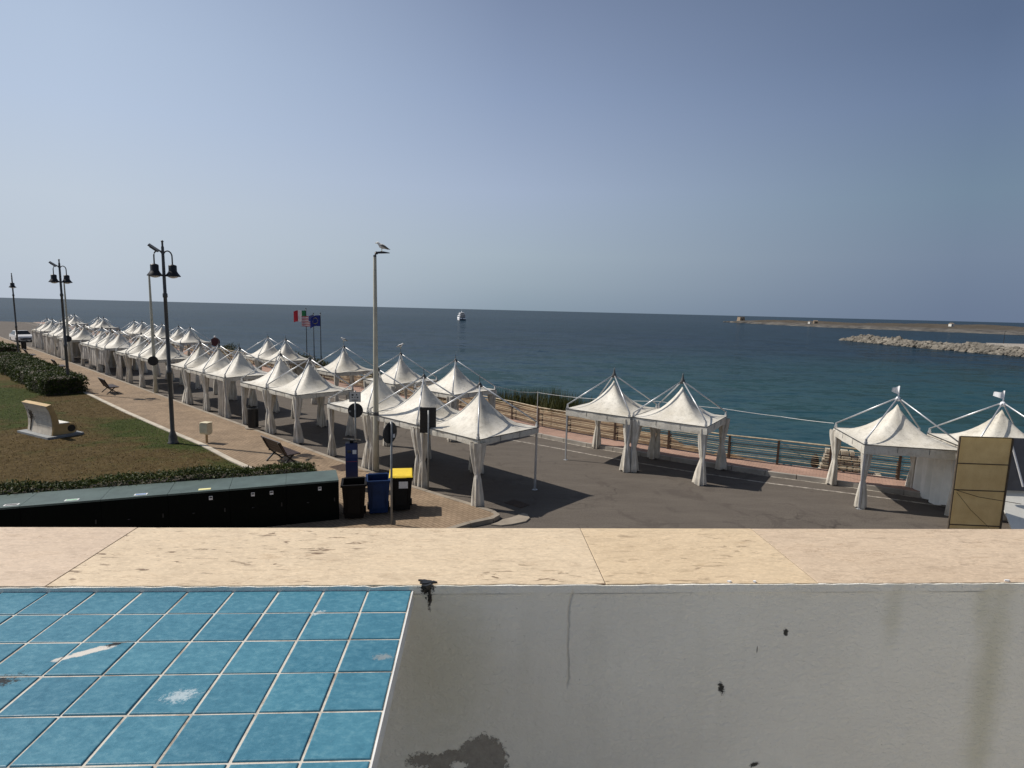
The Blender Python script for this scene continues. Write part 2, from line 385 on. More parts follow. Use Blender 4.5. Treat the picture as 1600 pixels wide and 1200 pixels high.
def wall_mat():
    m = NT('painted_wall_plaster'); v = m.coord('Object'); x, y, z = m.sep(v)
    n = m.noise(v, 3.0, 6, .6)
    c = m.ramp(n, [(.3, (.78, .765, .70)), (.7, (.86, .85, .78))])
    st = m.noise(m.coord('Object', (5, 5, .7)), 2.4, 5, .6)
    c = m.mix(m.math('MULTIPLY', m.ramp(st, [(.52, 0), (.74, 1)]), .16), c, (.60, .58, .48))
    sp = m.noise(v, 95, 3, .6); sp2 = m.noise(v, 6, 3)
    c = m.mix(m.math('MULTIPLY', m.math('MULTIPLY', m.ramp(sp, [(.665, 0), (.72, 1)]), m.ramp(sp2, [(.40, .15), (.62, 1)])), .55), c, (.30, .29, .26))
    wob = m.math('MULTIPLY', m.math('SUBTRACT', m.noise(v, 22, 6, .7), .5), 1.3)
    wob2 = m.math('MULTIPLY', m.math('SUBTRACT', m.noise(v, 120, 5, .8), .5), 3.2)
    # run-off stains below the coping; the broad one by the counter also paints its shade
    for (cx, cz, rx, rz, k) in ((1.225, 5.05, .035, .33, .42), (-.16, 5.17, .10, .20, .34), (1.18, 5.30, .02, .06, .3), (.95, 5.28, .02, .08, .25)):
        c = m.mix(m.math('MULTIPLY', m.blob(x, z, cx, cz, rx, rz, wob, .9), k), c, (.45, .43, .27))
    # peeled patch
    wob3 = m.math('ADD', m.math('MULTIPLY', wob, .8), m.math('MULTIPLY', m.math('SUBTRACT', m.noise(v, 75, 5, .75), .5), .9))
    p1 = m.blob(x, z, -.062, 4.895, .062, .072, wob3, .04)
    p2 = m.blob(x, z, -.135, 4.882, .060, .048, wob3, .04)
    p3 = m.blob(x, z, -.205, 4.905, .035, .018, m.math('MULTIPLY', wob2, 1.3), .1)
    rim = m.math('MAXIMUM', m.blob(x, z, -.062, 4.895, .066, .076, wob3, .04), m.blob(x, z, -.135, 4.882, .064, .052, wob3, .04))
    c = m.mix(m.math('MULTIPLY', rim, .5), c, (.86, .85, .80))
    isl = m.math('SUBTRACT', 1.0, m.blob(x, z, -.118, 4.888, .020, .012, wob2, .1))
    pk = m.math('MULTIPLY', m.math('MAXIMUM', m.math('MAXIMUM', p1, p2), p3), isl)
    pc = m.ramp(m.noise(v, 45, 5, .7), [(.3, (.25, .235, .21)), (.7, (.37, .35, .31))])
    c = m.mix(pk, c, pc)
    # dark spots, scratches
    for (cx, cz, rx, rz, rt) in ((.68, 5.231, .006, .010, .2), (.528, 5.084, .007, .016, .3), (.629, 4.872, .012, .006, .3)):
        c = m.mix(m.blob(x, z, cx, cz, rx, rz, wob2, .3, rt), c, (.05, .05, .045))
    c = m.mix(m.blob(x, z, .611, 5.186, .0012, .009, None, .3), c, (.06, .06, .055))
    # tar run at the top
    c = m.mix(m.blob(x, z, -.197, 5.358, .016, .019, wob2, .2), c, (.012, .011, .010))
    c = m.mix(m.blob(x, z, -.191, 5.330, .0045, .03, wob2, .3), c, (.012, .011, .010))
    # hairline cracks
    xw = m.math('ADD', x, m.math('MULTIPLY', m.math('SUBTRACT', m.noise(v, 9, 4), .5), .035))
    ck = m.math('MULTIPLY', m.ramp(m.math('ABSOLUTE', m.math('SUBTRACT', xw, .143)), [(.0, 1), (.0010, 0)]),
                m.ramp(z, [(0, 0), (1, 0)]) if False else m.blob(x, z, .143, 5.22, .08, .125, None, .1))
    zw = m.math('ADD', z, m.math('MULTIPLY', m.math('SUBTRACT', m.noise(v, 6, 5), .5), .008))
    hz = m.math('MULTIPLY', m.ramp(m.math('ABSOLUTE', m.math('SUBTRACT', zw, 5.337)), [(.0, 1), (.0013, 0)]), m.ramp(m.noise(v, 3.3, 3), [(.42, 0), (.55, 1)]))
    cr = m.math('MAXIMUM', ck, hz)
    c = m.mix(m.math('MULTIPLY', cr, .27), c, (.22, .21, .19))
    m.col(c); m.rough(.8); m.p.inputs['Specular IOR Level'].default_value = .25
    tex = m.noise(m.coord('Object', (1, 1, 1.3)), 75, 5, .62, .5)
    h = m.math('ADD', m.math('MULTIPLY', tex, 1.0), m.math('MULTIPLY', m.noise(v, 14, 4), .9))
    h = m.math('SUBTRACT', h, m.math('MULTIPLY', pk, .9)); h = m.math('SUBTRACT', h, m.math('MULTIPLY', cr, .8))
    m.bump(h, .7, .008)
    return m.m
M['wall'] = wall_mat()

def asphalt():
    m = NT('old_asphalt'); v = m.coord('World')
    c = m.ramp(m.noise(v, .35, 6, .6), [(.3, (.088, .074, .062)), (.7, (.130, .112, .094))])
    st = m.noise(m.coord('World', (.45, 2.2, 1), rot=(0, 0, R(42))), .9, 6, .65)
    c = m.mix(m.math('MULTIPLY', m.ramp(st, [(.42, 0), (.66, 1)]), .6), c, (.185, .162, .134))
    tw_ = m.noise(m.coord('World', (.9, 6, 1), rot=(0, 0, R(40))), 1.2, 6, .7)
    c = m.mix(m.math('MULTIPLY', m.ramp(tw_, [(.52, 0), (.66, 1)]), .5), c, (.062, .052, .043))
    gr = m.noise(v, 26, 4, .8)
    c = m.mix(.6, c, m.ramp(gr, [(.3, (.05, .043, .036)), (.5, (.105, .09, .076)), (.72, (.21, .185, .155))]))
    pt = m.ramp(m.noise(v, .8, 5, .7, 1.0), [(.56, 0), (.62, 1)])
    c = m.mix(m.math('MULTIPLY', pt, .45), c, (.07, .058, .05))
    wv = m.n('TexVoronoi', feature='DISTANCE_TO_EDGE'); m.l(m.coord('World', (1, 1, 1)), wv.inputs['Vector']); wv.inputs['Scale'].default_value = .22
    nv = m.n('VectorMath', operation='ADD'); nz = m.n('TexNoise'); m.l(v, nz.inputs['Vector']); nz.inputs['Scale'].default_value = 1.5
    m.l(v, nv.inputs[0]); m.l(nz.outputs['Color'], nv.inputs[1]); m.l(nv.outputs[0], wv.inputs['Vector'])
    ck = m.math('MULTIPLY', m.ramp(wv.outputs['Distance'], [(.0, 1), (.006, 0)]), m.ramp(m.noise(v, .3, 3), [(.48, 0), (.6, 1)]))
    c = m.mix(m.math('MULTIPLY', ck, .7), c, (.03, .026, .022))
    m.col(c); m.rough(.9); m.p.inputs['Specular IOR Level'].default_value = .2
    m.bump(gr, .5, .02); return m.m
M['asphalt'] = asphalt()
def pavers(name, c1, c2, mort, rot, sc_=4.5):
    m = NT(name); v = m.coord('World', rot=(0, 0, rot))
    b = m.n('TexBrick'); m.l(v, b.inputs['Vector']); b.inputs['Scale'].default_value = sc_
    b.inputs['Color1'].default_value = (*c1, 1); b.inputs['Color2'].default_value = (*c2, 1); b.inputs['Mortar'].default_value = (*mort, 1)
    b.inputs['Mortar Size'].default_value = .045; b.inputs['Bias'].default_value = -.1; b.inputs['Brick Width'].default_value = 1.0; b.inputs['Row Height'].default_value = .5
    w_ = m.coord('World')
    c = m.mix(1, b.outputs['Color'], m.ramp(m.noise(w_, .9, 6, .65), [(.28, .70), (.7, 1.12)]), 'MULTIPLY')
    c = m.mix(m.math('MULTIPLY', m.ramp(m.noise(w_, .45, 6, .7, 1), [(.57, 0), (.68, 1)]), .45), c, tuple(x*.45 for x in c1))
    m.col(c); m.rough(.88); m.p.inputs['Specular IOR Level'].default_value = .25
    m.bump(m.math('ADD', b.outputs['Fac'], m.noise(w_, 30, 4)), .3, .01); return m.m
M['prom'] = pavers('tan_pavers', (.31, .228, .152), (.255, .185, .122), (.165, .118, .076), R(42))
M['seawalk'] = pavers('pink_pavers', (.42, .27, .205), (.37, .235, .18), (.26, .18, .14), R(30))
M['terrace'] = pavers('terrace_pavers', (.70, .63, .50), (.66, .59, .47), (.52, .46, .36), R(4), 1.5)
def lawn():
    m = NT('dry_lawn'); v = m.coord('World')
    n = m.noise(v, .18, 6, .62, .5)
    f = m.noise(v, 3.5, 6, .75)
    dry = m.ramp(f, [(.25, (.042, .028, .009)), (.5, (.078, .054, .020)), (.75, (.140, .100, .045))])
    grn = m.ramp(f, [(.25, (.018, .028, .005)), (.5, (.036, .050, .009)), (.75, (.075, .080, .022))])
    x, y, z = m.sep(v)
    wb = m.math('MULTIPLY', m.math('SUBTRACT', m.noise(v, .6, 5, .7), .5), 2.0)
    gb = m.math('MAXIMUM', m.blob(x, y, -15.8, 25.0, 4.2, 1.5, wb, .6, R(-40)), m.blob(x, y, -29.5, 31.5, 7.0, 1.7, wb, .6, R(-42)))
    nn_ = m.math('ADD', m.math('SUBTRACT', n, .07), m.math('MULTIPLY', gb, .20))
    k = m.ramp(m.math('ADD', nn_, m.math('MULTIPLY', m.math('SUBTRACT', f, .5), .22)), [(.42, 0), (.56, 1)])
    c = m.mix(k, dry, grn)
    m.col(c); m.rough(.95); m.p.inputs['Specular IOR Level'].default_value = .1
    m.bump(m.noise(v, 9, 5, .8), .8, .06); return m.m
M['lawn'] = lawn()
def leafmat(name, a, b, c3):
    m = NT(name)
    rp = m.n('NewGeometry').outputs['Random Per Island']
    v = m.coord('World'); n = m.noise(v, 1.3, 4)
    c = m.ramp(rp, [(0, a), (.55, b), (1, c3)])
    c = m.mix(1, c, m.ramp(n, [(.3, .65), (.7, 1.2)]), 'MULTIPLY')
    m.col(c); m.rough(.6); m.p.inputs['Specular IOR Level'].default_value = .3
    tr = m.n('BsdfTranslucent'); m.l(c, tr.inputs['Color'])
    mx = m.n('MixShader'); mx.inputs[0].default_value = .22
    m.l(m.p.outputs[0], mx.inputs[1]); m.l(tr.outputs[0], mx.inputs[2]); m.l(mx.outputs[0], m.out.inputs['Surface'])
    return m.m
M['hedge'] = leafmat('hedge_leaves', (.020, .032, .006), (.042, .062, .011), (.085, .105, .022))
M['grass'] = leafmat('grass_blades', (.10, .065, .03), (.10, .085, .03), (.07, .085, .02))
M['reed'] = leafmat('reed_leaves', (.045, .05, .012), (.06, .075, .018), (.14, .13, .05))
M['shrub'] = leafmat('shrub_leaves', (.035, .038, .010), (.055, .060, .016), (.10, .095, .032))
def earth():
    m = NT('dry_bank_earth'); v = m.coord('World')
    c = m.ramp(m.noise(v, .8, 7, .7), [(.25, (.060, .034, .014)), (.5, (.155, .092, .042)), (.75, (.27, .18, .10))])
    m.col(c); m.rough(.95); m.bump(m.noise(v, 4, 6, .7), .8, .1); return m.m
M['earth'] = earth()
def headland():
    m = NT('headland_scrub'); v = m.coord('World'); z = m.sep(v)[2]
    scr = m.ramp(m.noise(v, .05, 7, .7), [(.3, (.032, .027, .016)), (.5, (.060, .046, .028)), (.7, (.10, .075, .048))])
    rock = m.ramp(m.noise(v, .09, 6, .75), [(.35, (.022, .02, .018)), (.5, (.085, .077, .066)), (.7, (.20, .18, .15))])
    zz = m.math('ADD', z, m.math('MULTIPLY', m.math('SUBTRACT', m.noise(v, .06, 5), .5), 3))
    mr = m.n('MapRange'); m.l(zz, mr.inputs[0]); mr.inputs[1].default_value = -1.6; mr.inputs[2].default_value = -.6
    m.col(m.mix(mr.outputs[0], rock, scr)); m.rough(.95); m.bump(m.noise(v, .3, 5), .7, .8); return m.m
M['headland'] = headland()
def water():
    m = NT('sea_water'); v = m.coord('World'); x, y, z = m.sep(v)
    dx = m.math('SUBTRACT', x, 58); dy = m.math('SUBTRACT', y, 26)
    d = m.math('SQRT', m.math('ADD', m.math('MULTIPLY', dx, dx), m.math('MULTIPLY', dy, dy)))
    d = m.math('ADD', d, m.math('MULTIPLY', m.math('SUBTRACT', m.noise(v, .03, 5), .5), 60))
    mr = m.n('MapRange', interpolation_type='SMOOTHSTEP'); m.l(d, mr.inputs[0]); mr.inputs[1].default_value = 20; mr.inputs[2].default_value = 160
    c = m.mix(mr.outputs[0], (.006, .046, .048), (.004, .018, .033))
    patch = m.noise(m.coord('World', (.25, 1, 1), rot=(0, 0, R(-12))), .012, 6, .65)
    c = m.mix(m.math('MULTIPLY', m.ramp(patch, [(.4, 0), (.65, 1)]), .35), c, (.008, .030, .042))
    m.col(c); m.p.inputs['IOR'].default_value = 1.333
    rd = m.math('SQRT', m.math('ADD', m.math('MULTIPLY', x, x), m.math('MULTIPLY', y, y)))
    rr = m.n('MapRange'); m.l(rd, rr.inputs[0]); rr.inputs[1].default_value = 60; rr.inputs[2].default_value = 900; rr.inputs[3].default_value = .12; rr.inputs[4].default_value = .25
    m.rough(rr.outputs[0])
    def facets(scale, st, rot, det):
        t = m.n('TexNoise'); m.l(m.coord('World', st, rot=(0, 0, rot)), t.inputs['Vector']); t.inputs['Scale'].default_value = scale; t.inputs['Detail'].default_value = det; t.inputs['Roughness'].default_value = .62
        q = m.n('VectorMath', operation='SUBTRACT'); m.l(t.outputs['Color'], q.inputs[0]); q.inputs[1].default_value = (.5, .5, .5); return q.outputs[0]
    def scl(a, k):
        q = m.n('VectorMath', operation='SCALE'); m.l(a, q.inputs[0])
        if isinstance(k, (int, float)): q.inputs['Scale'].default_value = k
        else: m.l(k, q.inputs['Scale'])
        return q.outputs[0]
    def add(a, b):
        q = m.n('VectorMath', operation='ADD'); m.l(a, q.inputs[0]); m.l(b, q.inputs[1]); return q.outputs[0]
    gust = m.ramp(m.noise(m.coord('World', (.3, 1, 1), rot=(0, 0, R(-8))), .02, 5, .6), [(.35, .6), (.65, 1.35)])
    tot = add(add(scl(facets(.95, (.6, 1.1, 1), R(-14), 5), .75), scl(facets(.20, (.5, 1.2, 1), R(10), 4), .85)), scl(facets(.045, (.35, 1.3, 1), R(-5), 4), .40))
    tot = scl(tot, gust)
    mk = m.n('VectorMath', operation='MULTIPLY'); m.l(tot, mk.inputs[0]); mk.inputs[1].default_value = (1, 1, 0)
    up = m.n('VectorMath', operation='ADD'); m.l(mk.outputs[0], up.inputs[0]); up.inputs[1].default_value = (0, 0, 1)
    nz = m.n('VectorMath', operation='NORMALIZE'); m.l(up.outputs[0], nz.inputs[0]); m.l(nz.outputs[0], m.p.inputs['Normal'])
    m.p.inputs['Specular IOR Level'].default_value = 0.0
    gl = m.n('BsdfGlossy'); gl.inputs['Roughness'].default_value = .12; m.l(nz.outputs[0], gl.inputs['Normal'])
    fr = m.n('Fresnel'); fr.inputs['IOR'].default_value = 1.333; m.l(nz.outputs[0], fr.inputs['Normal'])
    mx = m.n('MixShader'); 
    # a rough sea mirrors far less than flat water at a low angle; the reflection is scaled down by hand, most near the shore
    kk = m.n('MapRange'); m.l(rd, kk.inputs[0]); kk.inputs[1].default_value = 50; kk.inputs[2].default_value = 900; kk.inputs[3].default_value = .23; kk.inputs[4].default_value = .30
    m.l(m.math('MULTIPLY', fr.outputs[0], kk.outputs[0]), mx.inputs[0])
    m.l(m.p.outputs[0], mx.inputs[1]); m.l(gl.outputs[0], mx.inputs[2]); m.l(mx.outputs[0], m.out.inputs['Surface'])
    return m.m
M['water'] = water()

# ------------------------------------------------------------------ world lines
U = Vector((-.7422, .6702)); V = Vector((.6702, .7422)); C0 = Vector((-.95, 18.25))
ROWRZ = math.atan2(U.y, U.x)
def tw(t, w_, z=0):
    p = C0+t*U+w_*V; return Vector((p.x, p.y, z))
def lerp_w(t, table):
    for (t0, w0), (t1, w1) in zip(table, table[1:]):
        if t <= t1: return w0+(w1-w0)*(t-t0)/(t1-t0)
    return table[-1][1]
TS = [170, 120, 90, 70, 55, 42, 30, 20, 14]
FW = [(0, 9.35), (7, 9.4), (30, 10.2), (60, 11.2), (170, 13.5)]
KW = [(0, 7.5), (7, 7.6), (30, 8.3), (60, 9.3), (170, 11.5)]
fence_line = [tuple(tw(t, lerp_w(t, FW)).xy) for t in TS]+[(.05, 30.0), (1.4, 28.3), (2.75, 27.1), (4.8, 25.5), (9.0, 22.7), (12.3, 21.15), (14.3, 20.2), (20, 17.7), (30, 14.0), (45, 9.5)]
kerb_line = [tuple(tw(t, lerp_w(t, KW)).xy) for t in TS]+[(-1.2, 28.75), (.5, 27.2), (3.4, 24.75), (6.6, 22.7), (9.7, 20.85), (11.65, 19.95), (14.6, 18.3), (20, 15.6), (30, 11.7), (45, 7.2)]
white_line = [tuple(tw(t, lerp_w(t, KW)-1.5).xy) for t in TS]+[(-1.9, 27.3), (-.24, 25.9), (1.25, 24.9), (4.31, 22.75), (6.9, 21.15), (9.32, 19.9), (11.64, 18.95), (14.16, 17.8), (20, 15.0), (30, 11.0), (45, 6.5)]
shore_line = [tuple(tw(t, lerp_w(t, FW)+(8 if t < 32 else 5)).xy) for t in TS]+[(2.0, 40.5), (4.8, 38.0), (6.9, 34.5), (8.3, 30.6), (9.8, 26.2), (11.5, 23.2), (12.6, 21.95), (14.8, 20.9), (20.5, 18.4), (30.5, 14.7), (45.5, 10.2)]
def offset(line, d):
    out = []
    for i, p in enumerate(line):
        a = Vector(line[max(i-1, 0)]); b = Vector(line[min(i+1, len(line)-1)])
        t = (b-a).normalized(); n = Vector((-t.y, t.x))      # left of travel = seaward
        out.append(tuple(Vector(p)+n*d))
    return out
def ribbon(mb, A, B, za, zb):
    n = len(A)
    za = za if hasattr(za, '__len__') else [za]*n; zb = zb if hasattr(zb, '__len__') else [zb]*n
    mb.add([(a[0], a[1], z) for a, z in zip(A, za)]+[(b[0], b[1], z) for b, z in zip(B, zb)], [(i, i+1, n+i+1, n+i) for i in range(n-1)])

# ------------------------------------------------------------------ setting: sea, ground
S = 60000
mb = MB(); mb.add([(-S, -2000, -4), (S, -2000, -4), (S, S, -4), (-S, S, -4)], [(0, 1, 2, 3)])
tag(mb.build('sea', M['water']), kind='structure')
mb = MB()
poly = fence_line+[(45, -30), (-240, -30), (-240, 160)]
mb.add([(x, y, 0) for x, y in poly], [tuple(range(len(poly)))[::-1]])
tag(mb.build('road', M['asphalt']), kind='structure')
# seaside pavement with kerb
mb = MB(); kb2 = offset(kerb_line, .16)
ribbon(mb, kb2, offset(fence_line, .25), .15, .15); ribbon(mb, offset(fence_line, .25), offset(fence_line, .25), .15, -.6)
tag(mb.build('seaside_pavement', M['seawalk']), kind='structure')
mb = MB()
for a, b in zip(kerb_line, kerb_line[1:]):
    a = Vector(a); b = Vector(b); L = (b-a).length
    if a.x < -75: nseg = 3
    else: nseg = max(1, round(L/1.1))
    d = (b-a)/nseg; nrm = Vector((-d.y, d.x)).normalized()
    for i in range(nseg):
        p = a+d*i; q = a+d*(i+1); g = d.normalized()*.012
        p2 = p+g; q2 = q-g
        dz = random.uniform(-.006, .006)
        mb.add([(*p2, -.05), (*q2, -.05), (*(q2+nrm*.17), -.05), (*(p2+nrm*.17), -.05), (*(p2+nrm*.015), .157+dz), (*(q2+nrm*.015), .157+dz), (*(q2+nrm*.17), .157+dz), (*(p2+nrm*.17), .157+dz)],
               [(4, 5, 6, 7), (0, 1, 5, 4), (1, 2, 6, 5), (3, 0, 4, 7), (2, 3, 7, 6)])
tag(mb.build('seaside_kerb', M['seakerb']), kind='structure')
mb = MB(); ribbon(mb, offset(white_line, -.055), offset(white_line, .055), .004, .004)
wl = NT('worn_white_paint'); wv = wl.coord('World'); wl.col(wl.mix(wl.ramp(wl.noise(wv, 5, 6, .75), [(.40, 1), (.56, 0)]), (.42, .38, .32), (.14, .12, .10))); wl.rough(.85)
tag(mb.build('road_line', wl.m), kind='structure')
mb = MB(); ribbon(mb, offset(kerb_line, -.10), offset(kerb_line, -.01), .004, .004)
tag(mb.build('gutter_line', wl.m), kind='structure')
# bank that falls to the water
mb = MB(); rng = random.Random(3)
A = offset(fence_line, .26); rows = [A]
zs = [[.02]*len(A)]
# resample both lines finely
def resample(line, n):
    P = [Vector(p) for p in line]; L = [0]
    for a, b in zip(P, P[1:]): L.append(L[-1]+(b-a).length)
    out = []
    for k in range(n):
        s = L[-1]*k/(n-1); i = 0
        while i < len(L)-2 and L[i+1] < s: i += 1
        f = (s-L[i])/max(1e-6, L[i+1]-L[i]); out.append(P[i].lerp(P[i+1], f))
    return out
n = 260
fa = []; sb = []
for (a, b, c, d) in zip(A, A[1:], shore_line, shore_line[1:]):
    L = max((Vector(b)-Vector(a)).length, .1); k = max(2, min(30, int(L/.8)))
    for i in range(k): fa.append(Vector(a).lerp(Vector(b), i/k)); sb.append(Vector(c).lerp(Vector(d), i/k))
J = 9; grid = []
for a, b in zip(fa, sb):
    W = (b-a).length
    for j in range(J):
        f = j/(J-1)
        if f < .72: p = a.lerp(b, f/.72); z = .0-.65*min(1, W/4)*(f/.72)**1.3
        else: p = b+(b-a).normalized()*(f-.72)*2.2; z = -.65*min(1, W/4)-(f-.72)/.28*4.2
        k = 0 if j == 0 else min(.18, W*.05)
        grid.append((p.x+rng.uniform(-k, k), p.y+rng.uniform(-k, k), z+rng.uniform(-k, k)))
fs = [(i*J+j, i*J+j+1, (i+1)*J+j+1, (i+1)*J+j) for i in range(len(fa)-1) for j in range(J-1)]
mb.add(grid, fs); tag(mb.build('shore_bank', M['earth']), kind='structure')

# promenade and lawn
LK = [(-7.6, 18.2), (-10.35, 20.62), (-12.72, 22.88), (-15.83, 25.5), (-20.33, 29.4), (-26.0, 34.5), (-50, 56.4), (-80, 83.5), (-120, 119.5)]
edge = [tuple(tw(t, -1.62).xy) for t in (150, 100, 60, 30, 10, 2)]+[(-.95, 16.42), (-.45, 16.0), (-.28, 15.7), (-.45, 15.4), (-1.06, 15.0), (-1.9, 14.2), (-2.8, 12.8), (-3.6, 10)]
mb = MB(); poly = edge+[(-40, 10), (-40, 4), (-200, 4), (-200, 150)]
mb.prism(poly, -.05, .12); tag(mb.build('promenade', M['prom']), kind='structure')
# road kerb of the promenade
mb = MB(); e2 = offset(edge, -.13); e3 = offset(edge, .03)
for i in range(len(edge)-1):
    a, b, c, d = e3[i], e3[i+1], e2[i+1], e2[i]
    L = (Vector(a)-Vector(b)).length; k = max(1, min(60, round(L/1.0)))
    for j in range(k):
        f0, f1 = j/k+.01/L, (j+1)/k-.01/L
        P = lambda p, q, f: Vector(p).lerp(Vector(q), f)
        q = [P(a, b, f0), P(a, b, f1), P(d, c, f1), P(d, c, f0)]
        mb.prism([tuple(x) for x in q], -.02, .128+random.uniform(-.005, .005))
tag(mb.build('promenade_kerb', M['concrete']), kind='structure')
mb = MB()   # broken apron by the corner
ap = [(-.18, 15.55), (.1, 15.75), (.42, 16.1), (.55, 16.02), (.62, 15.72), (.5, 15.45), (.1, 15.2), (-.2, 15.1), (-.5, 15.15), (-.3, 15.35)]
mb.prism(ap, -.02, .045); tag(mb.build('concrete_apron', M['concrete'], bevel=.02), kind='structure')
mb = MB(); poly = LK+[(-200, 150), (-200, 12), (-17, 12.0), (-11.9, 14.0)]
mb.add([(x, y, .15) for x, y in poly], [tuple(range(len(poly)))]); tag(mb.build('lawn', M['lawn']), kind='structure')
mb = MB(); l2 = offset(LK, .20); 
for i in range(len(LK)-1):
    a, b, c, d = LK[i], LK[i+1], l2[i+1], l2[i]
    L = (Vector(a)-Vector(b)).length; k = max(1, min(60, round(L/1.0)))
    for j in range(k):
        f0, f1 = j/k+.006/L, (j+1)/k-.006/L
        P = lambda p, q, f: Vector(p).lerp(Vector(q), f)
        mb.prism([tuple(x) for x in (P(a, b, f0), P(a, b, f1), P(d, c, f1), P(d, c, f0))], .06, .19+random.uniform(-.004, .004))
tag(mb.build('lawn_kerb', M['kerbstone']), kind='structure')
# grass blades
mb = MB(); rg = random.Random(11)
def inlawn(x, y):
    for a, b in zip(LK, LK[1:]):
        if b[0] <= x <= a[0]:
            return y < a[1]+(b[1]-a[1])*(x-a[0])/(b[0]-a[0])-.15
    return False
cnt = 0
while cnt < 26000:
    x = -8-26*rg.random()**1.3; y = rg.uniform(14.5, 38)
    if x < -.98*y: continue
    if not inlawn(x, y) or (y-14.6)*.93-(x+7.2)*.363 < 0: continue
    h = rg.uniform(.012, .035); a = rg.uniform(0, 6.28); b = a+rg.uniform(1, 2); r = rg.uniform(.02, .05)
    mb.add([(x, y, .145), (x+r*math.cos(a), y+r*math.sin(a), .145), (x+.04*math.cos(b), y+.04*math.sin(b), .15+h)], [(0, 1, 2)]); cnt += 1
gm = NT('lawn_blades'); v = gm.coord('World'); nn = gm.noise(v, .18, 6, .62, .5); rp = gm.n('NewGeometry').outputs['Random Per Island']
nn = gm.math('SUBTRACT', nn, .03)
kk = gm.ramp(gm.math('ADD', nn, gm.math('MULTIPLY', gm.math('SUBTRACT', gm.noise(v, 3.5, 6, .75), .5), .18)), [(.42, 0), (.56, 1)])
gm.col(gm.mix(kk, gm.ramp(rp, [(0, (.07, .045, .018)), (1, (.17, .12, .06))]), gm.ramp(rp, [(0, (.03, .042, .009)), (1, (.08, .095, .026))]))); gm.rough(.9)
tag(mb.build('grass', gm.m), kind='stuff')

# ------------------------------------------------------------------ the terrace in front
ANG = .060; ORG = Vector((.01, 1.258, 0))
wallT = thing('parapet_wall', 'white plastered terrace parapet wall with beige marble coping', 'wall', ORG, ANG)
mb = MB()
NX, NZ = 2, 2
mb.add([(-6, 0, 0), (7, 0, 0), (7, .325, 0), (-6, .325, 0), (-6, 0, 5.342), (7, 0, 5.342), (7, .325, 5.342), (-6, .325, 5.342)],
       [(0, 1, 5, 4), (1, 2, 6, 5), (2, 3, 7, 6), (3, 0, 4, 7), (4, 5, 6, 7)])
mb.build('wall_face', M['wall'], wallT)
joints = [-6, -4.4, -2.7, -1.045, .224, .7465, 2.2, 3.8, 7]
mats = ['marble_d', 'marble_b', 'marble_a', 'marble_a', 'marble_b', 'marble_c', 'marble_d', 'marble_a']
rg = random.Random(5)
mats = ['marble_b', 'marble_d', 'marble_a', 'marble_b', 'marble_c', 'marble_d', 'marble_b', 'marble_a']
for i in range(len(joints)-1):
    a, b = joints[i]+.0009, joints[i+1]-.0009
    # front edge with small irregular chips
    k = max(4, int((b-a)/.03)); fr = []
    for j in range(k+1):
        fr.append((a+(b-a)*j/k, -.006+rg.uniform(-.0008, .0008)-(.0 if rg.random() > .07 else -.0025)))
    top = 5.362+rg.uniform(-.0006, .0006)
    mb = MB(); pts = fr+[(b, .338), (a, .338)]
    mb.prism(pts, 5.342, top)
    mb.build('coping_slab', M[mats[i]], wallT, bevel=.0012)
mb = MB(); rg = random.Random(15)
xs = [-6+.02*i for i in range(651)]; vs = []
for x_ in xs:
    zt_ = 5.3595+rg.uniform(-.0012, .0012)-(.004 if rg.random() < .02 else 0)
    yo = -.0092+rg.uniform(-.0004, .0004)
    vs += [(x_, yo, 5.341), (x_, yo, zt_), (x_, -.004, zt_), (x_, -.004, 5.341)]
mb.add(vs, [(4*i+k, 4*(i+1)+k, 4*(i+1)+(k+1) % 4, 4*i+(k+1) % 4) for i in range(650) for k in range(4)])
mb.build('painted_edge', M['wall'], wallT)
mb = MB()    # mortar under the joints
for j in joints[1:-1]: mb.box((j, .165, 5.3515), (.006, .33, .018))
mb.build('joint_mortar', M['panel_edge'], wallT)
# drip of tar on the coping edge
mb = MB(); rg = random.Random(9)
for (cx, cy, rr) in ((-.197, .004, .013), (-.207, .010, .008), (-.186, .002, .009), (-.200, -.002, .010), (-.215, .012, .004)):
    pts = [(cx+rr*(.6+.6*rg.random())*math.cos(k*.628)*1.2, cy+rr*.55*(.6+.6*rg.random())*math.sin(k*.628)) for k in range(10)]
    mb.prism(pts, 5.3605, 5.3645+rg.random()*.0015)
for (dx, z0, z1, wd) in ((-.197, 5.35, 5.364, .013), (-.19, 5.326, 5.352, .0035), (-.1895, 5.312, 5.33, .0025), (-.203, 5.338, 5.352, .004), (-.199, 5.325, 5.331, .002)):
    mb.tube([(dx+rg.uniform(-.002, .002), -.0065, z1), (dx, -.0072, (z0+z1)/2), (dx+rg.uniform(-.002, .002), -.0055, z0)], [wd, wd*.8, wd*.4], 6)
o = mb.build('tar_drip', M['lampblack'], wallT)
# white paint flecks along the edge
mb = MB()
for e_ in (.527, .59, 1.235):
    k = rg.uniform(.45, .8)
    pts = [(e_+.009*k*math.cos(q*.9)*(.6+.7*rg.random()), -.0005+.0045*k*math.sin(q*.9)*(.6+.7*rg.random())) for q in range(7)]
    mb.prism(pts, 5.361, 5.3655)
mb.build('paint_fleck', M['ship_white'], wallT)
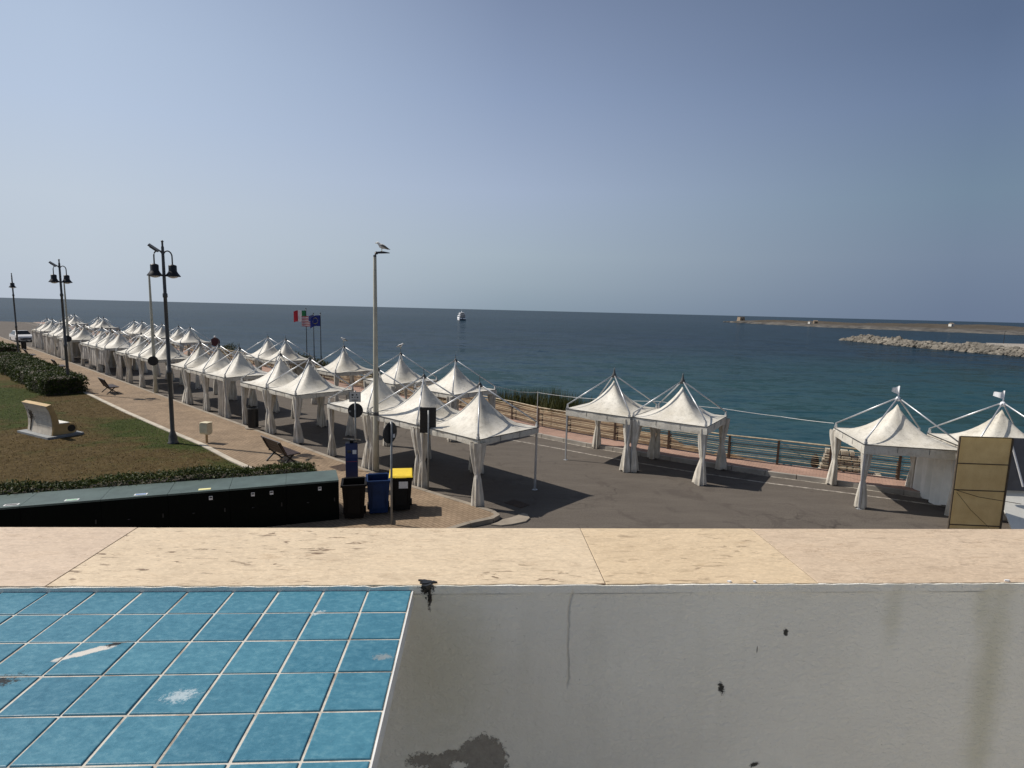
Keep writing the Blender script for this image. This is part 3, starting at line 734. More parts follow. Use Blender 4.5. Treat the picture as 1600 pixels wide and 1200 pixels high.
# tiled counter
cnt_ = thing('tiled_counter', 'blue tiled masonry counter top with pale grout against the parapet', 'counter', ORG, ANG)
mb = MB(); PX = .1008
XR = -.2305; YB = 0.0
mb.box((XR-.95, -.5505, 5.3265), (1.9, 1.10, .0414)); mb.build('counter_slab', M['grout'], cnt_)
mb = MB(); mb.box((XR-1.05, -.52, 2.645+.02), (1.6, 1.04, 5.28)); mb.build('counter_base', M['wall'], cnt_)
mb = MB(); rg = random.Random(21); vals = []
for i in range(19):
    for j in range(11):
        x1 = XR-.0022-i*PX; x0 = x1-PX+.0048+rg.uniform(-.0006, .0006); y1 = YB-.0035-.0005-j*PX+(.0 if j else 0); y0 = y1-PX+.0044+rg.uniform(-.0006, .0006)
        if i == 0: x1 = XR-.0026
        z0 = 5.340; t = rg.uniform(-.0005, .0005); zt = 5.3495; b = .0022
        tx, ty = rg.uniform(-.0004, .0004), rg.uniform(-.0004, .0004)
        vs = [(x0, y0, z0), (x1, y0, z0), (x1, y1, z0), (x0, y1, z0)]
        for (bb, zz) in ((0, zt-.0016), (.0008, zt-.0004), (b, zt)):
            vs += [(x0+bb, y0+bb, zz+t-tx-ty), (x1-bb, y0+bb, zz+t+tx-ty), (x1-bb, y1-bb, zz+t+tx+ty), (x0+bb, y1-bb, zz+t-tx+ty)]
        fs = []
        for r_ in range(3):
            for k in range(4): fs.append((r_*4+k, r_*4+(k+1) % 4, (r_+1)*4+(k+1) % 4, (r_+1)*4+k))
        fs.append((12, 13, 14, 15)); mb.add(vs, fs); vals.append((16, rg.random()))
to = mb.build('tiles', M['tile'], cnt_, smooth=False)
at_ = to.data.attributes.new('tilecol', 'FLOAT', 'POINT'); k = 0
for nv, r_ in vals:
    for _ in range(nv): at_.data[k].value = r_; k += 1
mb = MB(); mb.box((XR+.0012, -.5505, 5.331), (.0024, 1.10, .037)); mb.build('edge_trim', M['white_sticker'], cnt_)
# floor of the terrace
mb = MB(); mb.box((.5, -3.0, 4.26), (13, 6.0, .2)); o = mb.build('terrace_floor', M['terrace'], loc=ORG, rz=ANG); tag(o, kind='structure')

# ------------------------------------------------------------------ pagoda tents
HA = 1.36; ZE = 2.16
def canopy_mb(seed, val=.20, zp=3.36):
    rg = random.Random(seed); mb = MB(); NA, NR = 48, 11
    ph = [rg.uniform(0, 6.28) for _ in range(6)]
    a = HA+.045; vs = [(0, 0, zp+.03)]
    for r in range(1, NR+1):
        s = (r/NR)**1.15
        for k in range(NA):
            th = 2*math.pi*(k+.0)/NA+math.pi/4
            c, sn = math.cos(th), math.sin(th); q = 2+10*s
            rad = 1/((abs(c)**q+abs(sn)**q)**(1/q))
            if s > .97: rad = 1/max(abs(c), abs(sn))
            edge_mid = 1-abs(math.sin(2*th-math.pi/2)) if True else 0
            dg = abs(math.sin(2*th))            # 1 on the diagonals
            z = ZE+(zp-ZE)*(1-s)**2.05+.06*s*(1-s)*(dg-.5)*2
            z += .012*math.sin(3*th+ph[0]+5*s)*s*(1-s)*4+.008*math.sin(9*th+ph[1])*s*(1-s)*4
            vs.append((a*s*rad*c, a*s*rad*sn, z))
    # valance
    for (zz, ot) in ((ZE-val*.5, .008), (ZE-val, .0)):
        for k in range(NA):
            th = 2*math.pi*k/NA+math.pi/4; c, sn = math.cos(th), math.sin(th); rad = 1/max(abs(c), abs(sn))
            w_ = .008*math.sin(7*th+ph[2])+.01*math.sin(13*th+ph[3])
            vs.append(((a+ot+w_)*rad*c, (a+ot+w_)*rad*sn, zz+(.015*math.sin(5*th+ph[4]) if zz == ZE-val else 0)))
    fs = [(0, 1+k, 1+(k+1) % NA) for k in range(NA)]
    for r in range(NR+1):
        for k in range(NA): fs.append((1+r*NA+k, 1+r*NA+(k+1) % NA, 1+(r+1)*NA+(k+1) % NA, 1+(r+1)*NA+k))
    mb.add(vs, fs); return mb
def mesh_only(mb, name, mat, smooth=True, sharp=None):
    o = mb.build(name, mat, smooth=smooth); me = o.data; bpy.data.objects.remove(o)
    if sharp:
        me.set_sharp_from_angle(angle=R(sharp))
    return me
canopies = [mesh_only(canopy_mb(s), 'canopy', M['canvas'], True, 50) for s in (1, 2, 3)]
canopy_long = mesh_only(canopy_mb(9, .30, 3.30), 'canopy', M['canvas'], True, 50)
mb = MB(); mb.box((0, 0, 1.17), (.055, .055, 2.34)); mb.box((0, 0, .006), (.14, .14, .012)); mb.box((0, 0, 2.18), (.075, .075, .12)); leg_me = mesh_only(mb, 'leg', M['alu'], False)
mb = MB(); mb.tube([(HA, HA, 2.33), (HA*.5, HA*.5, 2.93), (.02, .02, 3.53)], .024, 8); bar_me = [mesh_only(mb, 'ridge_bar', M['alu'], True)]
bar_mes = []
for sx, sy in ((1, 1), (-1, 1), (-1, -1), (1, -1)):
    mb = MB(); mb.tube([(sx*HA, sy*HA, 2.33), (sx*.03, sy*.03, 3.53)], .025, 8); bar_mes.append(mesh_only(mb, 'ridge_bar', M['alu'], True))
mb = MB()
for sx in (-1, 1):
    mb.box((sx*HA, 0, 2.10), (.04, 2*HA-.08, .045)); mb.box((0, sx*HA, 2.10), (2*HA-.08, .04, .045))
frame_me = mesh_only(mb, 'eave_frame', M['alu'], False)
mb = MB(); E_ = HA+.058
for sx in (-1, 1):
    mb.box((sx*E_, 0, ZE-.004), (.016, 2*E_+.016, .022)); mb.box((0, sx*E_, ZE-.004), (2*E_-.016, .016, .022))
for sx in (-1, 1):
    for q in (-.45, .45): mb.box((sx*(E_+.004), q, ZE-.11), (.006, .010, .19)); mb.box((q, sx*(E_+.004), ZE-.11), (.010, .006, .19))
trim_me = mesh_only(mb, 'eave_piping', M['lampgrey'], False)
mb = MB(); mb.lathe([(.075, 3.46), (.085, 3.50), (.07, 3.57), (.03, 3.62), (.014, 3.64), (.010, 3.80), (.004, 3.88)], 10); fin_me = mesh_only(mb, 'finial', M['lampgrey'], True)
mb = MB(); mb.lathe([(.09, 3.45), (.095, 3.51), (.085, 3.57), (.055, 3.63), (.03, 3.75), (.006, 3.86)], 10); fin2_me = mesh_only(mb, 'finial', M['lampgrey'], True)
def pennant(seed):
    rg = random.Random(seed); mb = MB(); n = 7; vs = []
    for i in range(n):
        f = i/(n-1); y = .09*math.sin(f*4+seed); 
        vs += [(-.26*f, y*f, 3.66+.10*f), (-.26*f*.92, y*f+.01, 3.95-.10*f*(1+.4*math.sin(f*5)))]
    mb.add(vs, [(2*i, 2*i+2, 2*i+3, 2*i+1) for i in range(n-1)])
    mb.tube([(0, 0, 3.44), (0, 0, 3.95)], .022, 6); mb.lathe([(.07, 3.44), (.08, 3.50), (.06, 3.57), (.02, 3.6)], 8)
    return mesh_only(mb, 'pennant', M['ship_white'], True)
pen_mes = [pennant(1), pennant(4)]
def curtain_mb(seed, fat=1.0):
    rg = random.Random(seed); mb = MB(); NA, NZ = 34, 20; vs = []
    tie = rg.uniform(.92, 1.12); lean = rg.uniform(-.07, .07), rg.uniform(-.07, .07); k1 = rg.choice((6, 7, 8)); p1 = rg.uniform(0, 6); k2 = rg.choice((11, 13)); p2 = rg.uniform(0, 6)
    wx, wy = rg.uniform(.85, 1.3), rg.uniform(.8, 1.1); flare = rg.uniform(.13, .19)*fat; topw = rg.uniform(.13, .20)*fat
    for i in range(NZ+1):
        z = .03+2.04*i/NZ
        d = (z-tie)
        if d < 0: r = .075+(flare-.075)*min(1, (-d/tie))**.75
        else: r = .075+(topw-.075)*min(1, d/(2.05-tie)*1.15)**.9
        if abs(d) < .04: r = .07
        off = min(1, abs(d)/.9)
        for k in range(NA):
            th = 2*math.pi*k/NA
            am = .22*min(1, .3+abs(d)*1.4)
            rr = r*(1+am*math.sin(k1*th+p1+z*.6)+.5*am*math.sin(k2*th+p2-z*.9))
            vs.append((wx*rr*math.cos(th)+lean[0]*off*(1 if d > 0 else .6), wy*rr*math.sin(th)+lean[1]*off, z+(.03*math.sin(3*th+p2) if i == 0 else 0)))
    fs = [(i*NA+k, i*NA+(k+1) % NA, (i+1)*NA+(k+1) % NA, (i+1)*NA+k) for i in range(NZ) for k in range(NA)]
    mb.add(vs, fs); return mb
curt_mes = [mesh_only(curtain_mb(s), 'curtain', M['curtain']) for s in range(31, 38)]
def drape_mb(seed, z0, x0=-1.3, x1=1.3, zf=None):
    rg = random.Random(seed); mb = MB(); n = 60; vs = []; p = [rg.uniform(0, 6) for _ in range(4)]
    for i in range(n+1):
        f = i/n; x = x0+(x1-x0)*f
        for (zz, am) in ((2.06, .015), (1.4, .035), (.8, .05), (0, .06)):
            y = am*math.sin(26*f+p[0])+am*.6*math.sin(47*f+p[1])
            zb = z0 if zf is None else zf(f)
            z = max(zz, 0)*(2.06-zb)/2.06+zb
            vs.append((x, -HA+.05+y, z+(.02*math.sin(19*f+p[2]) if zz == 0 else 0)))
    mb.add(vs, [(i*4+j, i*4+j+1, (i+1)*4+j+1, (i+1)*4+j) for i in range(n) for j in range(3)]); return mb
drape_mes = [mesh_only(drape_mb(s, z0), 'side_curtain', M['drape']) for s, z0 in ((1, .05), (2, .05), (3, .45), (4, .75))]
half_mes = [mesh_only(drape_mb(6, .06, -1.3, -.35), 'side_curtain', M['drape']), mesh_only(drape_mb(7, .06, .3, 1.3), 'side_curtain', M['drape'])]

def link(me, name, parent, loc=(0, 0, 0), rz=0):
    o = bpy.data.objects.new(name, me); COL.objects.link(o); o.parent = parent; o.location = loc; o.rotation_euler[2] = rz; return o
TR = random.Random(99)
def tent(p, rz, label, group, bare=(), nocurt=(), long=False, apex='spike', drapes=(), sc_=1.0, canopy=None):
    t = thing('pagoda_tent', label, 'tent', p, rz, group)
    k = TR.randrange(4)
    link(canopy or (canopy_long if long else TR.choice(canopies)), 'canopy', t, rz=k*math.pi/2)
    link(frame_me, 'eave_frame', t)
    link(trim_me, 'eave_piping', t)
    for i, (sx, sy) in enumerate(((1, 1), (-1, 1), (-1, -1), (1, -1))):
        link(leg_me, 'leg', t, (sx*HA, sy*HA, 0))
        link(bar_mes[i], 'ridge_bar', t)
        if i not in bare: link(TR.choice(curt_mes), 'curtain', t, (sx*(HA-.06), sy*(HA-.06), 0), TR.uniform(0, 6.28))
    if not apex.startswith('pen'): link({'spike': fin_me, 'cone': fin2_me}[apex], 'finial', t)
    if apex.startswith('pen'): link(pen_mes[int(apex[-1])], 'pennant', t)
    for (side, me) in drapes: link(me, 'side_curtain', t, rz=side*math.pi/2)
    t.scale = (sc_, sc_, sc_)
    return t
# local axes for the row tents: x along -U (towards the near end), y along V (towards the sea): corners 0 near-sea, 1 far-sea, 2 far-land, 3 near-land
RZ = math.atan2(-U.y, -U.x)
ORD = ['first', 'second', 'third', 'fourth', 'fifth', 'sixth', 'seventh', 'eighth', 'ninth', 'tenth', 'eleventh', 'twelfth', 'thirteenth', 'fourteenth', 'fifteenth', 'sixteenth', 'seventeenth', 'eighteenth', 'nineteenth', 'twentieth']
TA = [.15, 3.03, 5.9, 11.3, 14.15, 19.0, 21.9, 24.85, 30.8, 33.75, 36.9, 42.75, 45.65, 48.55, 55.4, 58.8, 63.4, 66.6, 74.4, 77.6]
extraA = {0: 'nearest white tent beside the kerb corner, one bare metal leg standing on the road', 1: 'white tent behind the black square sign, second along the promenade kerb', 2: 'white tent crossed by the tall cream lamp pole, third along the promenade kerb',
          3: 'white tent just past the first gap in the promenade row, beside the black litter bin', 4: 'white tent behind the black litter bin, fifth along the promenade kerb'}
G_A = 'white market tents along the promenade kerb'; G_B = 'white market tents on the sea side of the road'
for i, t in enumerate(TA):
    lab = extraA.get(i, 'white pagoda tent, %s from the near end of the promenade row' % ORD[i])
    dr = []
    if i >= 11:
        if i in (11, 13): dr = [(0, drape_mes[3])]
        elif i == 12: dr = [(0, drape_mes[2])]
        elif i in (10,): pass
        else: dr = [(0, drape_mes[i % 2])]
    if i == 10: dr = [(0, half_mes[0])]
    if i in (5,): dr = [(0, half_mes[1])]
    if i in (12, 15): dr.append((3, drape_mes[0]))
    tent(tw(t, 0 if i < 18 else .5, 0), RZ+TR.uniform(-.02, .02), lab, G_A, bare=(0,) if i == 0 else ((3,) if i == 13 else ()), apex='spike', drapes=dr)
TB = [(7.2, 5.3), (11.6, 5.35), (17.6, 5.6), (25.8, 5.95), (28.8, 6.05), (47.5, 6.9), (50.6, 6.85), (56.2, 7.0), (59.3, 7.0), (65.6, 7.6), (68.8, 7.6), (83.5, 7.6), (86.4, 7.6), (99.5, 7.2), (103.5, 7.2)]
for i, (t, w_) in enumerate(TB):
    tent(tw(t, w_, 0), RZ+TR.uniform(-.02, .02), 'white pagoda tent, %s from the near end of the seaward row' % ORD[i], G_B, apex='spike', drapes=[(2, drape_mes[i % 2])] if i in (3, 9) else [])
G_C = 'white market tents beside the seaside kerb'
tent((4.13, 22.72, 0), math.atan2(-.585, .812), 'white tent with one bare metal leg, left of the pair by the railing', G_C, bare=(2,), long=True, apex='cone', sc_=.985)
tent((6.47, 21.25, 0), math.atan2(-.565, .825), 'white tent with long front flap and curtains, right of the pair by the railing', G_C, long=True, apex='cone', sc_=.985)
t3 = tent((12.69, 18.34, 0), math.atan2(-.2, .98), 'white tent with curled pennant and a white side wall, left of the tan panel', G_C, long=True, apex='pen0', sc_=.975, nocurt=(), drapes=())
wallm = mesh_only(drape_mb(12, .05, -1.3, 1.3, lambda f: .04+.30*(abs(2*f-1.1))**2.2), 'side_wall', M['drape'])
wallm.materials[0] = M['white_board']
link(wallm, 'side_wall', t3, rz=math.pi/2)
tent((15.62, 17.75, 0), math.atan2(-.2, .98), 'white tent with pennant half hidden behind the tan panel', G_C, long=True, apex='pen1', sc_=.975, drapes=[(0, drape_mes[0])])

# stall panel leaning at the right tent
st = thing('tan_screen', 'tan three part stall panel with dark battens beside white boards', 'panel', (12.75, 15.72, 0), R(-3))
mb = MB(); mb.box((.72, .02, 1.40), (1.40, .03, 2.74)); mb.build('sheet', M['tan_panel'], st)
mb = MB()
for z in (.16, 1.20, 1.98, 2.76): mb.box((.72, -.012, z), (1.44, .03, .024))
for x in (.0, 1.44): mb.box((x, -.008, 1.38), (.03, .045, 2.76))
mb.build('batten', M['panel_edge'], st)
mb = MB(); mb.tube([(.10, -.012, 1.13), (.55, -.012, .62), (1.12, -.012, .12)], .006, 5); mb.tube([(.05, -.03, 1.20), (.7, -.033, 1.02), (1.9, -.03, .86)], .009, 5); mb.build('cord_and_shadow', M['panel_edge'], st)
bd = thing('stall_board', 'grey tarpaulin screen above white stall boards with a white diagonal pole', 'screen', (14.25, 15.80, 0), R(-3))
mb = MB(); mb.box((1.2, .06, 1.95), (2.3, .03, 1.55)); mb.build('grey_tarpaulin', M['grey_sheet'], bd)
mb = MB(); q = Matrix.Rotation(R(-38), 3, 'X'); mb.box((1.24, -.12, .58), (2.4, .03, 1.50), M=q); mb.build('white_flap', M['white_board'], bd)
mb = MB(); mb.box((1.24, .28, 1.20), (2.36, .14, .04)); mb.build('counter_shelf', M['white_board'], bd)
mb = MB(); mb.tube([(-.04, -.06, 2.72), (.46, -.10, 1.35)], .026, 8); mb.build('diagonal_pole', M['ship_white'], bd)
mb = MB(); mb.tube([(.1, -.80, .16), (.9, -.02, 1.02)], .010, 5); mb.build('cord_and_shadow', M['panel_edge'], bd)  # dark rod across the white flap, drawn as the shadow of a bar

# ------------------------------------------------------------------ railing on the sea front
fl = [Vector(p) for p in fence_line if p[0] > -75]
fence = thing('seafront_railing', 'rusty brown seafront railing with horizontal rails along the pink pavement', 'railing')
inset = [Vector(p) for p in offset([tuple(p) for p in fl], -.02)]
pts = [inset[0]]
for a, b in zip(inset, inset[1:]):
    L = (b-a).length; k = max(1, round(L/2.1))
    for i in range(1, k+1): pts.append(a.lerp(b, i/k))
pts = [p for p in pts if p.x < 30]
post0 = None
def post_me():
    mb = MB(); mb.box((0, 0, .50), (.09, .05, 1.0)); mb.box((0, -.30, .30), (.05, .05, .60)); mb.box((0, -.15, .60), (.05, .32, .05)); mb.box((0, -.14, .30), (.045, .30, .045)); return mesh_only(mb, 'post', M['rust'], False)
pm = post_me()
vis = [p for p in pts if True]
for i, p in enumerate(vis):
    a = vis[max(0, i-1)]; b = vis[min(len(vis)-1, i+1)]; d = (b-a).normalized()
    if i < 98: link(pm, 'post', fence, (p.x, p.y, .15), math.atan2(d.y, d.x)+math.pi)
for z, r_, mt in ((1.14, .032, 'rail'), (1.00, .018, 'rail'), (.84, .018, 'rust'), (.68, .018, 'rail'), (.52, .018, 'rust'), (.36, .018, 'rail'), (.92, .010, 'rail'), (.76, .010, 'rail'), (.60, .010, 'rail'), (.44, .010, 'rail'), (.28, .012, 'rust')):
    mb = MB(); rg = random.Random(int(z*100))
    mb.tube([(p.x, p.y, z+rg.uniform(-.012, .012)+.0) for p in vis], r_, 6); mb.build('rail', M[mt], fence)
# rope over the railing between the tents
mb = MB()
rp = [tw(5.8, 6.6, 2.35), Vector((.4, 27.6, 2.0)), Vector((1.3, 27.9, 1.95)), Vector((2.9, 27.0, 1.9)), Vector((4.9, 25.4, 2.05)), Vector((6.4, 24.4, 2.2)), Vector((8.7, 22.9, 2.2)), Vector((10.5, 21.6, 2.15)), Vector((11.45, 19.7, 2.3))]
pp = []
for a, b in zip(rp, rp[1:]):
    for k in range(6):
        f = k/6; q = a.lerp(b, f); q.z -= .25*f*(1-f)*(b-a).length*.12; pp.append(q)
pp.append(rp[-1]); mb.tube(pp, .011, 5); tag(mb.build('rope', M['rope']), 'thin white rope strung from tent to tent above the railing', 'rope')
pt = MB(); pt.tube([(1.3, 27.9, .1), (1.3, 27.9, 1.95)], .02, 6); pt.disc((1.3, 27.9, 1.96), (0, 0, 1), .03, .03, 8); tag(pt.build('rope_post', M['rope']), 'slim pale post holding up the rope by the reeds', 'post')

# ruined stone stair wall beyond the railing
rw = MB(); rg = random.Random(17)
for j in range(7):
    z = -.50+j*.20; ln = 1.9-.16*j if j > 2 else 2.0
    x = 0
    while x < ln:
        l_ = rg.uniform(.16, .34); d = rg.uniform(.35, .5)
        b = MB(); c = Vector((12.35+.18*j*.3+x+l_/2, 22.0-(x+l_/2)*.42+.2+.05*rg.random(), z))
        rw.box(c, (l_*.92, d, .165), R(-24)+rg.uniform(-.06, .06)); x += l_
tag(rw.build('ruined_wall', M['rubble'], bevel=.02), 'broken stepped wall of pale rubble stones beyond the railing', 'wall')
# black solid standing in for a dark cavity by the ruined wall
mb = MB(); mb.lathe([(.10, .02), (.15, .12), (.14, .32), (.10, .46), (.04, .54)], 12, (12.05, 21.75, .12)); tag(mb.build('dark_cavity', M['black_plastic'], smooth=True), 'small black shape for a dark cavity by the broken rubble wall', 'cavity')

# ------------------------------------------------------------------ vegetation
def leaf_cloud(mb, sampler, count, size, rg, flat=.6):
    for _ in range(count):
        p, up = sampler(rg)
        s = size*rg.uniform(.6, 1.35)
        nrm = (Vector((rg.gauss(0, 1), rg.gauss(0, 1), rg.gauss(0, 1))).normalized()+up*flat).normalized()
        a = nrm.orthogonal().normalized(); a = Matrix.Rotation(rg.uniform(0, 6.28), 3, nrm)@a; b = nrm.cross(a)
        mb.add([p-a*s, p+b*s*.45, p+a*s, p-b*s*.45], [(0, 1, 2, 3)])
def hedge(name, label, axis0, axis1, width, h, count, size, seed, topvar=.1):
    rg = random.Random(seed); a = Vector(axis0); b = Vector(axis1); L = (b-a).length; d = (b-a)/L; nrm = Vector((-d.y, d.x, 0))
    ph = [rg.uniform(0, 6.28) for _ in range(5)]
    def hh(s): return h*(1+topvar*math.sin(s*1.3+ph[0])*.6+topvar*math.sin(s*3.1+ph[1])*.5)
    def ww(s): return width*(1+.10*math.sin(s*1.1+ph[2])+.06*math.sin(s*2.7+ph[3]))
    root = thing(name, label, 'hedge', (0, 0, 0))
    def samp(r):
        s = r.uniform(-.1, L+.1); H = hh(s); W = ww(s)
        if s < 0 or s > L: H *= .9
        k = r.random()
        if k < .45: q = r.uniform(-.5, .5); z = H*(1+r.gauss(0, .035)-.25*abs(q*2)**5); up = Vector((0, 0, 1)); q *= W
        elif k < .62: q = -W/2+r.gauss(0, .05); z = r.uniform(.05, H*.97); up = -nrm
        elif k < .79: q = W/2+r.gauss(0, .05); z = r.uniform(.05, H*.97); up = nrm
        elif k < .9: s = r.choice((-.05, L+.05))+r.gauss(0, .06); q = r.uniform(-.5, .5)*W; z = r.uniform(.05, H*.96); up = d*(1 if s > L/2 else -1)
        else: q = r.uniform(-.45, .45)*W; z = r.uniform(.2, .95)*H; up = Vector((0, 0, 1))
        return a+d*s+nrm*q+Vector((0, 0, z)), up
    mb = MB(); leaf_cloud(mb, samp, count, size, rg); mb.build('leaves', M['hedge'], root)
    mb = MB(); n = max(4, int(L/.5)); vs = []
    for i in range(n+1):
        s = L*i/n; H = hh(s)*.88; W = ww(s)*.42; c = a+d*s
        for (q, z) in ((-W, 0), (-W, H*.8), (-W*.7, H), (W*.7, H), (W, H*.8), (W, 0)): vs.append(c+nrm*q+Vector((0, 0, z)))
    fs = [(i*6+j, i*6+j+1, (i+1)*6+j+1, (i+1)*6+j) for i in range(n) for j in range(5)]+[tuple(range(6)), tuple(n*6+j for j in range(6))[::-1]]
    mb.add(vs, fs); mb.build('branches', M['panel_edge'], root)
    return root
hedge('clipped_hedge', 'long clipped green hedge at the lawn edge beside the promenade', (-27.75, 34.55, .15), (-44.5, 49.2, .15), 2.3, 1.08, 26000, .065, 1)
hedge('clipped_hedge', 'far clipped hedge behind the dark litter bin at the left picture edge', (-50.6, 55.0, .15), (-66, 66.5, .15), 3.4, 1.15, 8000, .12, 2)
hedge('low_hedge', 'low leafy hedge running along the back of the green metal containers', (-13.6, 13.05, .12), (-5.9, 16.2, .12), .7, 1.235, 24000, .036, 3, .05)
def reeds(x, y, n, h, label, seed):
    rg = random.Random(seed); mb = MB()
    for _ in range(n):
        bx, by = x+rg.gauss(0, .42), y+rg.gauss(0, .35); H = h*rg.uniform(.6, 1.15); a = rg.uniform(0, 6.28); ln = rg.uniform(.1, .45)
        w_ = rg.uniform(.012, .028); px, py = math.cos(a+1.57)*w_, math.sin(a+1.57)*w_; vs = []
        for k in range(5):
            f = k/4; ox, oy = math.cos(a)*ln*f*f, math.sin(a)*ln*f*f; tpr = 1-.92*f
            vs += [(bx+ox+px*tpr, by+oy+py*tpr, -.65+H*f), (bx+ox-px*tpr, by+oy-py*tpr, -.65+H*f)]
        mb.add(vs, [(2*k, 2*k+1, 2*k+3, 2*k+2) for k in range(4)])
    tag(mb.build('reed_clump', M['reed']), label, 'reeds', 'reeds on the bank beyond the railing')
places = ['leftmost, half behind a tent eave', 'second from the left', 'behind the slim rope post', 'tallest, just right of the rope post', 'right of the tallest clump', 'rightmost, beside the bare tent leg', 'short, in front of the tallest clump']
for i, (x, y, h) in enumerate([(-.6, 38.8, 1.1), (.6, 38.5, 1.25), (1.7, 38.0, 1.3), (2.8, 37.3, 1.55), (3.8, 36.5, 1.4), (4.8, 35.4, 1.2), (2.6, 36.2, .95)]):
    reeds(x, y, 330, h, 'green reed clump on the bank, '+places[i], 40+i)
def shrub(x, y, r_, h, label, seed):
    rg = random.Random(seed); root = thing('coastal_shrub', label, 'shrub', (x, y, -.1), 0, 'shrubs on the bank behind the seaward tents')
    lobes = [(Vector((rg.uniform(-.5, .5)*r_, rg.uniform(-.5, .5)*r_, h*rg.uniform(.35, .7))), r_*rg.uniform(.45, .75)) for _ in range(7)]
    def samp(r):
        c, q = r.choice(lobes); v = Vector((r.gauss(0, 1), r.gauss(0, 1), r.gauss(0, 1))).normalized()
        p = c+Vector((v.x*q, v.y*q, v.z*q*h*.45))*r.uniform(.6, 1.05)
        return p, v
    mb = MB(); leaf_cloud(mb, samp, 1500, .08, rg); mb.build('foliage', M['shrub'], root)
    mb = MB()
    for k in range(6): mb.tube([(0, 0, -.3), (rg.uniform(-.3, .3)*r_, rg.uniform(-.3, .3)*r_, h*.4), (rg.uniform(-.7, .7)*r_, rg.uniform(-.7, .7)*r_, h*.8)], [.03, .02, .008], 5)
    mb.build('stem', M['panel_edge'], root)
sp = ['behind the gap between the second and third seaward tents', 'left of the gap shrub behind the third seaward tent', 'behind the fourth seaward tent', 'just left of the flag poles beyond the railing', 'behind the fifth seaward tent', 'right of the red round sign', 'below the red round sign', 'left of the red round sign', 'farthest visible, past the sixth seaward tent']
for i, (t, r_, h) in enumerate([(14.5, .9, 1.2), (20, 1.0, 1.3), (23, 1.2, 1.2), (31.5, 1.3, 1.5), (34, 1.3, 1.7), (36.5, 1.4, 1.8), (39.5, 1.3, 1.6), (42.5, 1.4, 1.7), (54, 1.4, 1.5)]):
    p = tw(t, lerp_w(t, FW)+1.7); shrub(p.x, p.y, r_, h, 'olive green shrub on the bank, '+sp[i], 60+i)

# ------------------------------------------------------------------ street lamps
def dbl_lamp(p, armaz, label, hook=True, flood=True, h=8.25):
    t = thing('twin_street_lamp', label, 'street lamp', p, armaz, 'dark twin lamps along the lawn')
    mb = MB(); mb.lathe([(.21, 0), (.21, .04), (.17, .08), (.15, .32), (.10, .48), (.082, .55), (.078, 2.9), (.10, 2.93), (.10, 3.05), (.074, 3.08), (.066, 6.0), (.088, 6.03), (.088, 6.16), (.062, 6.2), (.06, 6.8), (.052, h-.25), (.035, h-.2), (.035, h-.05), (.055, h-.03), (.04, h), (.0, h+.03)], 14)
    mb.build('pole', M['lampgrey'], t, smooth=True)
    for s in (-1, 1):
        mb = MB(); pts = []
        for k in range(13):
            a = math.pi*(1-k/12); pts.append((s*(.16+.15*math.cos(a)), 0, 7.64+.22*math.sin(a)))
        pts = [(s*.03, 0, 6.55), (s*.025, 0, 7.2)]+pts+[(s*.31, 0, 7.30)]
        mb.tube(pts, .026, 8); mb.build('arm', M['lampgrey'], t, smooth=True)
        sh = MB(); sh.lathe([(.03, 7.34), (.13, 7.31), (.15, 7.28), (.15, 7.08), (.165, 7.05), (.19, 7.0), (.275, 6.885), (.28, 6.86), (.265, 6.855), (.02, 6.90)], 20, (s*.31, 0, 0))
        so = sh.build('lamp_shade', M['lampblack'], t, smooth=True)
        g = MB(); g.lathe([(.20, 6.868), (.15, 6.82), (.06, 6.79), (.0, 6.785)], 16, (s*.31, 0, 0)); g.build('lens', M['lens_clear'], so, smooth=True)
    if flood:
        mb = MB(); q = Matrix.Rotation(R(35), 3, 'Y')@Matrix.Rotation(R(20), 3, 'X')
        mb.box((-.30, -.02, h-.30), (.42, .26, .05), M=q); mb.box((-.30, -.02, h-.335), (.30, .18, .05), M=q); mb.tube([(0, 0, h-.42), (-.15, 0, h-.38)], .02, 6)
        mb.build('floodlight', M['lampgrey'], t)
    return t
dbl_lamp((-14.07, 22.96, .15), R(32), 'nearest dark twin bell street lamp, standing on the lawn by the kerb')
dbl_lamp((-27.9, 35.1, .15), R(38), 'dark twin bell street lamp in front of the clipped hedge')
dbl_lamp((-49.43, 56.17, .15), R(128), 'farthest dark twin bell street lamp, seen edge on at the left', flood=False)
def tall_pole(p, label, az, h=7.9):
    t = thing('tall_street_lamp', label, 'street lamp', p, az, 'tall pale lamp poles along the promenade kerb')
    mb = MB(); mb.lathe([(.105, 0), (.10, 1.6), (.085, 4), (.055, h-.12), (.05, h-.1)], 14); mb.build('pole', M['cream_pole'], t, smooth=True)
    mb = MB(); mb.lathe([(.10, 2.05), (.104, 2.06), (.104, 2.16), (.10, 2.17)], 14, cap=False); mb.build('clamp_band', M['lampgrey'], t)
    mb = MB(); mb.tube([(0, 0, h-.22), (0, 0, h-.06), (.02, 0, h+.0), (.08, 0, h+.03)], .055, 10); mb.build('head_bracket', M['lampblack'], t, smooth=True)
    mb = MB(); mb.add([(.05, -.06, h+.0), (.05, .06, h+.0), (.32, .10, h+.02), (.50, .05, h+.025), (.50, -.05, h+.025), (.32, -.10, h+.02), (.05, -.06, h+.06), (.05, .06, h+.06), (.30, .09, h+.075), (.50, .05, h+.045), (.50, -.05, h+.045), (.30, -.09, h+.075)],
           [(0, 1, 2, 3, 4, 5), (6, 11, 10, 9, 8, 7), (0, 6, 7, 1), (1, 7, 8, 2), (2, 8, 9, 3), (3, 9, 10, 4), (4, 10, 11, 5), (5, 11, 6, 0)])
    mb.build('lamp_head', M['lampblack'], t)
    return t
